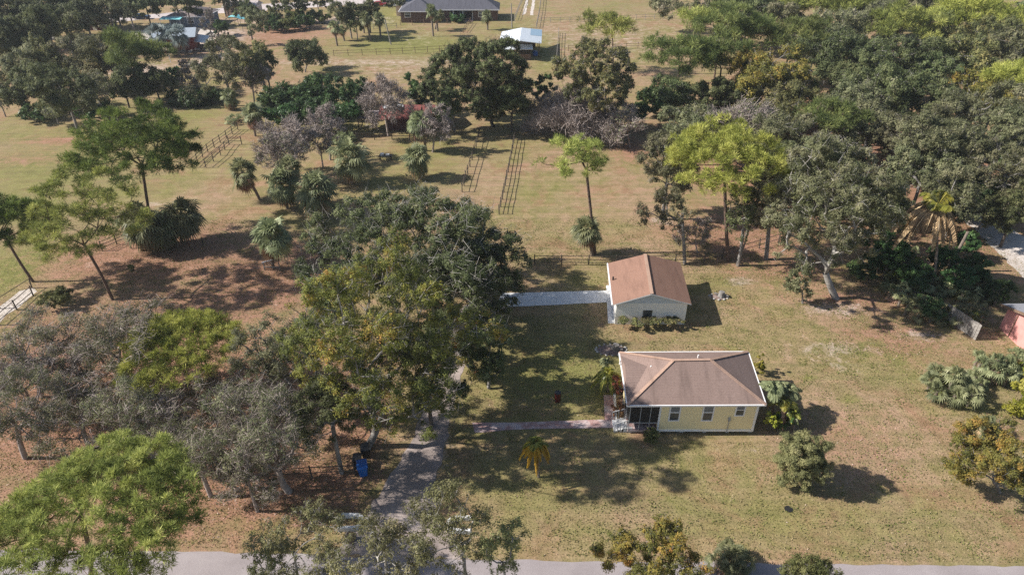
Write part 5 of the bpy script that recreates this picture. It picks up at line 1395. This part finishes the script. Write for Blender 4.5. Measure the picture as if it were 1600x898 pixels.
# ------------------------------------------------------------------ upper left oaks and far rows
LEFT = [('oak_grey', 20, 100, 38, 34, 9, 'grey oak at the left edge below the dark wood'), ('olive', 62, 96, 36, 32, 9, 'olive oak second from the left edge in the upper oak row'), ('oak_grey', 108, 92, 36, 30, 9, 'grey oak in the middle of the upper oak row at left'), ('olive', 150, 96, 32, 30, 9, 'olive oak left of the dense bright topped pine'),
        ('oak', 30, 140, 40, 26, 7, 'dark oak at the left edge above the pasture'), ('bush_dark', 60, 172, 24, 12, 3, 'dark low shrub at the pasture edge, leftmost'), ('oak_airy', 150, 140, 34, 28, 8, 'airy oak between the open grass oak and the bright topped pine'), ('bush_dark', 150, 168, 24, 12, 3, 'dark low shrub under the airy oak at the pasture edge'),
        ('bush_dark', 300, 152, 34, 7, 2, 'low dark hedge strip along the far side of the left pasture'), ('oak', 70, 128, 34, 28, 8, 'shaded oak behind the open oak on the grass'), ('bush_dark', 330, 148, 22, 8, 2.4, 'low dark hedge strip right of the first one on the pasture side'),
        ('oak', 5, 60, 40, 30, 11, 'front left oak of the dark wood at the top left corner'), ('oak_dense', 30, 55, 34, 30, 11, 'very dark oak at the lower side of the top left wood'), ('oak_dense', 62, 45, 34, 30, 11, 'dark oak right of the very dark one in the top left wood'), ('oak', 96, 30, 36, 26, 11, 'dark oak near the red shed in the top left wood'),
        ('oak', 130, 20, 36, 24, 11, 'oak directly above the red shed'), ('oak_grey', 170, 18, 34, 22, 11, 'grey oak right above the red shed roof'), ('oak', 198, 6, 26, 14, 11, 'oak left of the tall utility pole at the far road'), ('oak_dense', 20, 20, 46, 24, 12, 'rear oak at the very top left corner'), ('oak_dense', 70, 8, 44, 20, 12, 'rear oak second from the top left corner'),
        ('oak_dense', 120, -4, 44, 18, 12, 'rear dark oak above the red shed at the frame top'), ('oak', 175, -6, 40, 16, 12, 'rear oak at the frame top left of the tall pole'), ('oak_dense', 225, 0, 36, 12, 10, 'dark tree behind the tall utility pole'), ('oak_dense', 290, 3, 30, 12, 10, 'dark round tree beyond the awning house'), ('oak', 345, -12, 30, 10, 10, 'oak at the frame top right of the dark round tree'),
        ('olive', 175, 40, 9, 9, 4, 'small pale tree right of the red shed'), ('mossy', 325, 34, 14, 16, 9, 'thin grey tree right of the awning house'), ('bush_dark', 340, 40, 16, 10, 4, 'dense green hedge left of the cyan tarps'),
        ('oak_grey', 388, 32, 24, 20, 9, 'grey tree right of the cyan tarps'), ('oak', 460, 4, 20, 14, 8, 'umbrella shaped oak at the frame top by the far road'), ('oak', 495, 0, 18, 10, 8, 'small oak at the frame top right of the umbrella shaped one'), ('oak', 430, 10, 18, 10, 8, 'small oak left of the umbrella shaped one at the far road'),
        ('oak_grey', 545, 22, 34, 22, 9, 'bright olive tree left of the group of tall palms'), ('oak_dense', 575, 14, 22, 18, 9, 'dark round tree behind the group of tall palms'), ('olive', 555, 32, 20, 14, 7, 'low grey tree at the foot of the bright olive tree'),
        ('oak_dense', 618, -3, 20, 8, 7, 'dark tree at the frame top above the red car'), ('oak', 385, 12, 20, 12, 8, 'oak over the low tan roofed building')]
for k, (kd, cx, cy, hw, hh, h_, lab) in enumerate(LEFT):
    T(kd, cx, cy, hw * (.92 if cx > 120 and cy < 60 else 1.15), hh * (.92 if cx > 120 and cy < 60 else 1.15), lab, h=h_, name='shrub' if kd == 'bush_dark' else None, cat='shrub' if kd == 'bush_dark' else 'tree')
GT = [(430, 30), (455, 26), (480, 24), (505, 24), (425, 38), (450, 36), (475, 34), (415, 22)]
for k, (x, y) in enumerate(GT):
    T('bush_dark', x, y, 17, 8, ['far green thicket shrub, left of centre in the upper row', 'far green thicket shrub, centre of the upper row', 'far green thicket shrub, right of centre in the upper row', 'far green thicket shrub at the right end of the upper row', 'far green thicket shrub at the left end of the lower row', 'far green thicket shrub in the middle of the lower row', 'far green thicket shrub at the right end of the lower row', 'far green thicket shrub at the left end of the upper row'][k], h=3, mat='bush' if k % 2 else None, group='far green thicket', name='shrub', cat='shrub')

# far palms
for (b, c, r, l) in [((527, 72), (522, 42), 11, 'thick trunked tall palm at the left of the green lawn'), ((538, 64), (534, 46), 8, 'shorter palm leaning beside the thick trunked one'), ((579, 64), (571, 28), 12, 'palm with slanting trunk, left of the two on the green lawn'), ((595, 60), (592, 28), 11, 'round headed palm right of the slanting one on the green lawn'),
                     ((569, 52), (566, 16), 11, 'brown skirted tall palm behind the slanting one'), ((677, 57), (673, 16), 11, 'tall palm with grey skirt in front of the brick house'), ((684, 49), (681, 24), 9, 'darker palm just behind the grey skirted palm'), ((680, 46), (688, 22), 8, 'third slim palm behind the grey skirted palm'), ((762, 47), (761, 24), 10, 'lone palm right of the brick house'),
                     ((358, 28), (354, 6), 8, 'leaning palm near the frame top left of the low tan building'), ((368, 27), (366, 4), 7, 'slim palm near the frame top over the low tan building'), ((376, 26), (377, 6), 7, 'third slim palm near the frame top over the low tan building')]:
    palm_px(b, c, r, l, lo=-55, dead=.5, n=26, trunk_r=.2, group='tall palms in the distance')
palm_px((252, 88), (246, 54), 20, 'silver-blue palm left of the other in front of the red barn', mat='palm_blue', lo=-50, dead=.1, n=34)
palm_px((280, 88), (276, 56), 22, 'silver-blue palm right of the other in front of the red barn', mat='palm_blue', lo=-50, dead=.1, n=34)
palmetto(105, 52, 12, 'small silver-blue palm under the dark wood at upper left', mat='palm_blue', n=24, h=2.2)
palmetto(172, 62, 10, 'silver-blue palm at the edge of the pale yard', mat='palm_blue', n=24, h=2.2)
T('bush_dark', 716, 28, 14, 6, 'dark hedge in front of the brick house porch', h=1.8, name='shrub', cat='shrub')

# ------------------------------------------------------------------ the wood at upper right
W = [('pine', 1088, 30, 30, 14, 17, 'flat topped pine pad leaning out over the tan field, left of the wood'), ('pine', 1062, 92, 52, 40, None, 'green pine with a thick straight trunk at the left side of the wood'), ('pine', 1128, 50, 38, 30, 16, 'green pine with a long leaning trunk behind the straight one'),
     ('pine', 1128, 100, 38, 36, 13, 'green pine crown right of the thick straight trunk'), ('oak', 1170, 20, 44, 26, 13, 'dark oak near the frame top at the left of the wood'), ('oak_grey', 1090, -2, 40, 16, 12, 'grey oak at the frame top where the tan field ends'), ('pine', 1170, 60, 34, 28, 14, 'olive green pine left of the dark green dome'),
     ('pine', 1240, 55, 40, 24, 15, 'dark green dome shaped pine in the upper wood'), ('pine', 1300, 10, 60, 20, 15, 'long bright pine crown at the frame top of the wood'), ('oak_grey', 1300, 52, 56, 32, 13, 'grey oak right of the dark green dome'), ('oak_grey', 1355, 28, 46, 26, 13, 'grey oak above the green centre pine of the wood'),
     ('pine', 1408, 42, 44, 34, 14, 'green and yellow pine in the upper middle of the wood'), ('oak_grey', 1455, 15, 44, 26, 13, 'pale grey oak left of the yellow umbrella pine'), ('oak_dense', 1482, 55, 30, 30, 11, 'very dark oak just left of the yellow umbrella pine'), ('pine_yellow', 1553, 27, 58, 24, 16, 'wide yellow umbrella pine at the top right corner'),
     ('olive', 1545, 65, 50, 30, 12, 'reddish olive oak below the yellow umbrella pine'), ('olive', 1500, 90, 46, 34, 12, 'brown-green oak left below the yellow umbrella pine'), ('pine_yellow', 1590, 128, 42, 28, 14, 'yellow-green pine cut by the right edge'), ('orange', 1518, 132, 30, 16, 10, 'orange brown oak crown near the right edge'),
     ('orange', 1556, 160, 34, 22, 10, 'orange brown crown right of and below the other near the right edge'), ('orange', 1205, 118, 60, 40, 12, 'large orange-olive oak at the left of the wood'), ('olive', 1225, 155, 56, 34, 10, 'olive-orange oak below the large orange one'), ('pine', 1302, 186, 45, 20, 13, 'small bright green flat topped pine low in the wood'),
     ('oak', 1270, 90, 44, 30, 12, 'dark oak between the orange oak and the grey crowns'), ('oak', 1330, 90, 46, 34, 12, 'dark oak in the heart of the wood'), ('oak_dense', 1330, 128, 44, 30, 10, 'very dark hollow looking oak above the small flat topped pine'), ('oak', 1420, 95, 50, 34, 12, 'dark oak under the green and yellow pine'),
     ('oak', 1390, 140, 54, 36, 12, 'broad dark oak right of the small flat topped pine'), ('oak', 1455, 150, 50, 36, 12, 'broad dark oak right of the other broad one'), ('oak_grey', 1510, 175, 48, 34, 12, 'grey oak left of the orange brown crowns'), ('oak_grey', 1575, 205, 46, 36, 12, 'grey oak at the right edge below the orange brown crown'),
     ('oak_grey', 1360, 195, 54, 36, 11, 'grey-green oak behind the pale forked oak'), ('oak_grey', 1430, 205, 54, 38, 12, 'grey-green oak above the brown drooping palm'), ('oak_grey', 1500, 235, 56, 42, 12, 'large grey oak with a pale limb above the shaded driveway'), ('oak_grey', 1580, 265, 54, 40, 12, 'grey oak overhanging the shaded driveway at the right edge'),
     ('oak_grey', 1445, 265, 44, 38, 10, 'grey oak crown immediately behind the brown drooping palm'), ('oak', 1400, 330, 40, 40, 9, 'dark oak between the pale forked oak and the drooping palm'), ('bush_dark', 1530, 300, 50, 26, 6, 'dark shade tree filling the hollow above the shaded driveway'), ('oak_dense', 1590, 325, 34, 34, 8, 'dark tree at the right edge beside the shaded driveway'),
     ('oak_grey', 1235, 215, 58, 36, 11, 'grey oak right behind the bright yellow-green pine'), ('mossy', 1175, 190, 50, 26, 11, 'bare mossy crown above the bright yellow-green pine'), ('oak_grey', 1085, 200, 56, 32, 9, 'grey-brown oak above left of the bright yellow-green pine'), ('oak_dense', 1130, 150, 44, 28, 8, 'dark undergrowth tree right of the thick straight pine trunk'),
     ('oak', 1060, 150, 40, 22, 7, 'dark tree at the foot of the thick straight pine trunk'), ('oak_grey', 1215, 30, 30, 22, 13, 'grey crown left of the long bright pine crown'), ('oak_grey', 1400, 5, 50, 18, 13, 'grey oak at the frame top above the green and yellow pine'), ('oak', 1510, -4, 50, 14, 13, 'dark oak at the frame top left of the corner'),
     ('oak_grey', 1590, 80, 36, 28, 12, 'grey oak at the right edge under the yellow umbrella pine'), ('oak', 1470, 108, 34, 24, 11, 'dark oak between the brown-green oak and the green and yellow pine'), ('oak_grey', 1350, 160, 40, 26, 11, 'grey crown above the small flat topped pine'), ('oak_grey', 1262, 260, 40, 34, 9, 'grey oak left behind the pale forked oak'),
     ('oak', 1215, 270, 34, 34, 8, 'dark crown between the yellow-green pine and the pale forked oak'), ('oak', 1230, -8, 50, 16, 13, 'dark oak at the frame top left of the long bright pine crown'), ('oak_grey', 1350, -10, 60, 14, 13, 'grey oak at the frame top right of the long bright pine crown'), ('oak', 1145, -5, 36, 14, 13, 'dark oak at the frame top left of the wood'),
     ('oak_dense', 1350, 300, 40, 30, 7, 'dark low crown in the shade behind the pale forked oak')]
for k, (kd, cx, cy, hw, hh, h_, lab) in enumerate(W):
    T(kd, cx, cy, hw * 1.22, hh * 1.22, lab, mat='pine_mid' if 'green' in lab and kd == 'pine' and 'yellow' not in lab else None, base=(1055, 178) if h_ is None else None, h=h_, name={'mossy': 'bare_tree', 'bush_dark': 'round_tree'}.get(kd), dens=1.0)
# low growth that closes the floor of the woods
def inside(x, y, poly):
    c = False; j = len(poly) - 1
    for i in range(len(poly)):
        (xi, yi), (xj, yj) = poly[i], poly[j]
        if (yi > y) != (yj > y) and x < (xj - xi) * (y - yi) / (yj - yi) + xi: c = not c
        j = i
    return c
rg = random.Random(77)
def fill(poly, n, mind, kinds, h, hw, label, group, nm='shrub', cat='shrub'):
    pts = []; xs = [p[0] for p in poly]; ys = [p[1] for p in poly]; tries = 0
    while len(pts) < n and tries < 6000:
        tries += 1; x, y = rg.uniform(min(xs), max(xs)), rg.uniform(min(ys), max(ys))
        if inside(x, y, poly) and all((x - a) ** 2 + ((y - b) * 1.6) ** 2 > mind ** 2 for a, b in pts): pts.append((x, y))
    for x, y in pts:
        k = rg.choice(kinds); s = .55 + .5 * y / 300
        T(k, x, y, hw * s * rg.uniform(.8, 1.25), hw * s * rg.uniform(.6, .85), label, h=h * rg.uniform(.75, 1.3), group=group, name=nm, cat=cat, dens=.9)
WOOD = [(1085, 60), (1120, 10), (1600, -5), (1630, 300), (1560, 320), (1420, 350), (1330, 330), (1240, 320), (1180, 270), (1130, 150), (1090, 130)]
fill(WOOD, 46, 38, ['bush_dark', 'oak_dense', 'oak_grey', 'oak'], 5.0, 34, 'low dark tree filling the floor of the big wood at upper right', 'low trees on the floor of the big wood', 'understory_tree', 'tree')
LW = [(-20, 0), (150, 0), (130, 20), (90, 38), (60, 70), (-20, 80)]
fill(LW, 14, 34, ['oak_dense', 'bush_dark', 'oak'], 5.5, 30, 'low dark tree filling the floor of the wood at the top left corner', 'low trees on the floor of the left wood', 'understory_tree', 'tree')
LR = [(-20, 100), (180, 90), (330, 130), (330, 150), (180, 165), (-20, 185)]
fill(LR, 9, 44, ['olive', 'oak_airy', 'bush_dark'], 3.5, 24, 'low scrubby tree in the belt between the pasture and the dirt yard at left', 'scrub belt above the left pasture', 'understory_tree', 'tree')
fill([(985, 150), (1110, 140), (1110, 170), (1000, 178)], 5, 26, ['bush_dark'], 4.5, 22, 'dark glossy shrub at the foot of the straight trunked pine', 'shrubs at the foot of the straight trunked pine')

# ------------------------------------------------------------------ grass blades and fallen leaves
def in_poly(X, Y, P):
    c = np.zeros(len(X), bool); j = len(P) - 1
    for i in range(len(P)):
        xi, yi = P[i]; xj, yj = P[j]
        if yi != yj: c ^= ((yi > Y) != (yj > Y)) & (X < (xj - xi) * (Y - yi) / (yj - yi) + xi)
        j = i
    return c
KEEP_OFF = [[at(*p) for p in q] for q in (
    [(978, 690), (1195, 690), (1160, 560), (966, 560)], [(952, 510), (1076, 510), (1060, 412), (948, 412)],
    [(-60, 852), (350, 856), (700, 866), (1000, 872), (1700, 880), (1900, 1100), (-300, 1100)],
    [(520, 868), (556, 820), (572, 780), (606, 740), (640, 690), (650, 640), (680, 580), (692, 530), (700, 490), (735, 472), (790, 468), (796, 482), (752, 502), (742, 540), (722, 590), (706, 650), (700, 700), (690, 760), (700, 820), (735, 875)],
    [(778, 480), (782, 458), (948, 454), (966, 505), (950, 505), (945, 474)], [(738, 660), (962, 655), (964, 668), (742, 676)], [(943, 617), (962, 617), (964, 655), (945, 656)])]
def ground_cover(name, n, x0, x1, y0, y1, mat, size, width, flat, seed, masks=None, clump=0.0):
    rng = np.random.default_rng(seed)
    X = rng.uniform(x0, x1, n); Y = y0 + (y1 - y0) * rng.random(n) ** 1.25
    if clump:
        cx, cy = rng.uniform(x0, x1, n // 14), rng.uniform(y0, y1, n // 14); k = rng.integers(0, len(cx), n)
        X = cx[k] + rng.normal(0, clump, n); Y = cy[k] + rng.normal(0, clump, n)
    ok = np.ones(n, bool)
    for P in KEEP_OFF: ok &= ~in_poly(X, Y, P)
    if masks:
        w = np.zeros(n)
        for (px, py, rx, ry, s) in masks:
            x, y = at(px, py); mx = rx * depth(y, 0) / FPX; my = max(.6, abs(at(px, py - ry)[1] - at(px, py + ry)[1]) / 2)
            w = np.maximum(w, s * np.exp(-(((X - x) / mx) ** 2 + ((Y - y) / my) ** 2)))
        ok &= rng.random(n) < w * 1.1
    X, Y = X[ok], Y[ok]; m = len(X)
    if flat:
        nrm = unit(rng.normal(size=(m, 3)) * .45 + np.array([0, 0, 1.])); dd = unit(np.cross(nrm, rng.normal(size=(m, 3)))); ss = np.cross(nrm, dd)
        s = rng.uniform(.6, 1.4, m)
        V, F = rhombs(np.stack([X, Y, np.full(m, .035) + rng.random(m) * .02], 1), dd, ss, size * s, width * s, .1)
    else:
        dd = unit(rng.normal(size=(m, 3)) * np.array([.55, .55, .1]) + np.array([0, 0, 1.])); ss = unit(np.cross(dd, rng.normal(size=(m, 3))))
        s = size * rng.uniform(.5, 1.3, m)
        V, F = rhombs(np.stack([X, Y, s * .9], 1), dd, ss, s, width * rng.uniform(.6, 1.3, m))
    return tag(mesh_obj(name, V, F, M[mat], tint=np.repeat(rng.random(m), 4)), kind='stuff')
M['grass'] = leaf_mat('grass_blades', [(0, (.13, .14, .045)), (.35, (.22, .20, .085)), (.7, (.36, .28, .15)), (1, (.46, .37, .24))], trans=.3, var=0, spec=.1)
M['grass_green'] = leaf_mat('green_grass_blades', [(0, (.09, .13, .03)), (.5, (.17, .20, .055)), (1, (.28, .27, .10))], trans=.3, var=0, spec=.1)
M['litter'] = leaf_mat('fallen_leaves', [(0, (.12, .065, .045)), (.45, (.27, .155, .105)), (.8, (.42, .29, .22)), (1, (.62, .50, .42))], trans=.1, var=0, spec=.2)
ground_cover('grass', 150000, -60, 60, 28.5, 80, 'grass', .05, .035, False, 5)
ground_cover('grass', 60000, -45, 60, 28.5, 80, 'grass_green', .06, .05, False, 6, clump=.35)
ground_cover('leaf_litter', 120000, -62, 62, 29, 85, 'litter', .05, .032, True, 7, masks=LITTER + [(800, 600, 150, 110, .15), (1300, 540, 160, 90, .12)])

# ------------------------------------------------------------------ air
def haze():
    m, nt, out = new_mat('haze_air')
    v = N(nt, 'ShaderNodeVolumePrincipled'); v.inputs['Density'].default_value = .00018
    v.inputs['Color'].default_value = (.90, .94, 1.0, 1); v.inputs['Anisotropy'].default_value = .2
    nt.links.new(v.outputs[0], out.inputs['Volume'])
    o = MB().box(-260, 260, -20, 330, -1.0, 46).build('haze', m)
    tag(o, kind='stuff')
haze()
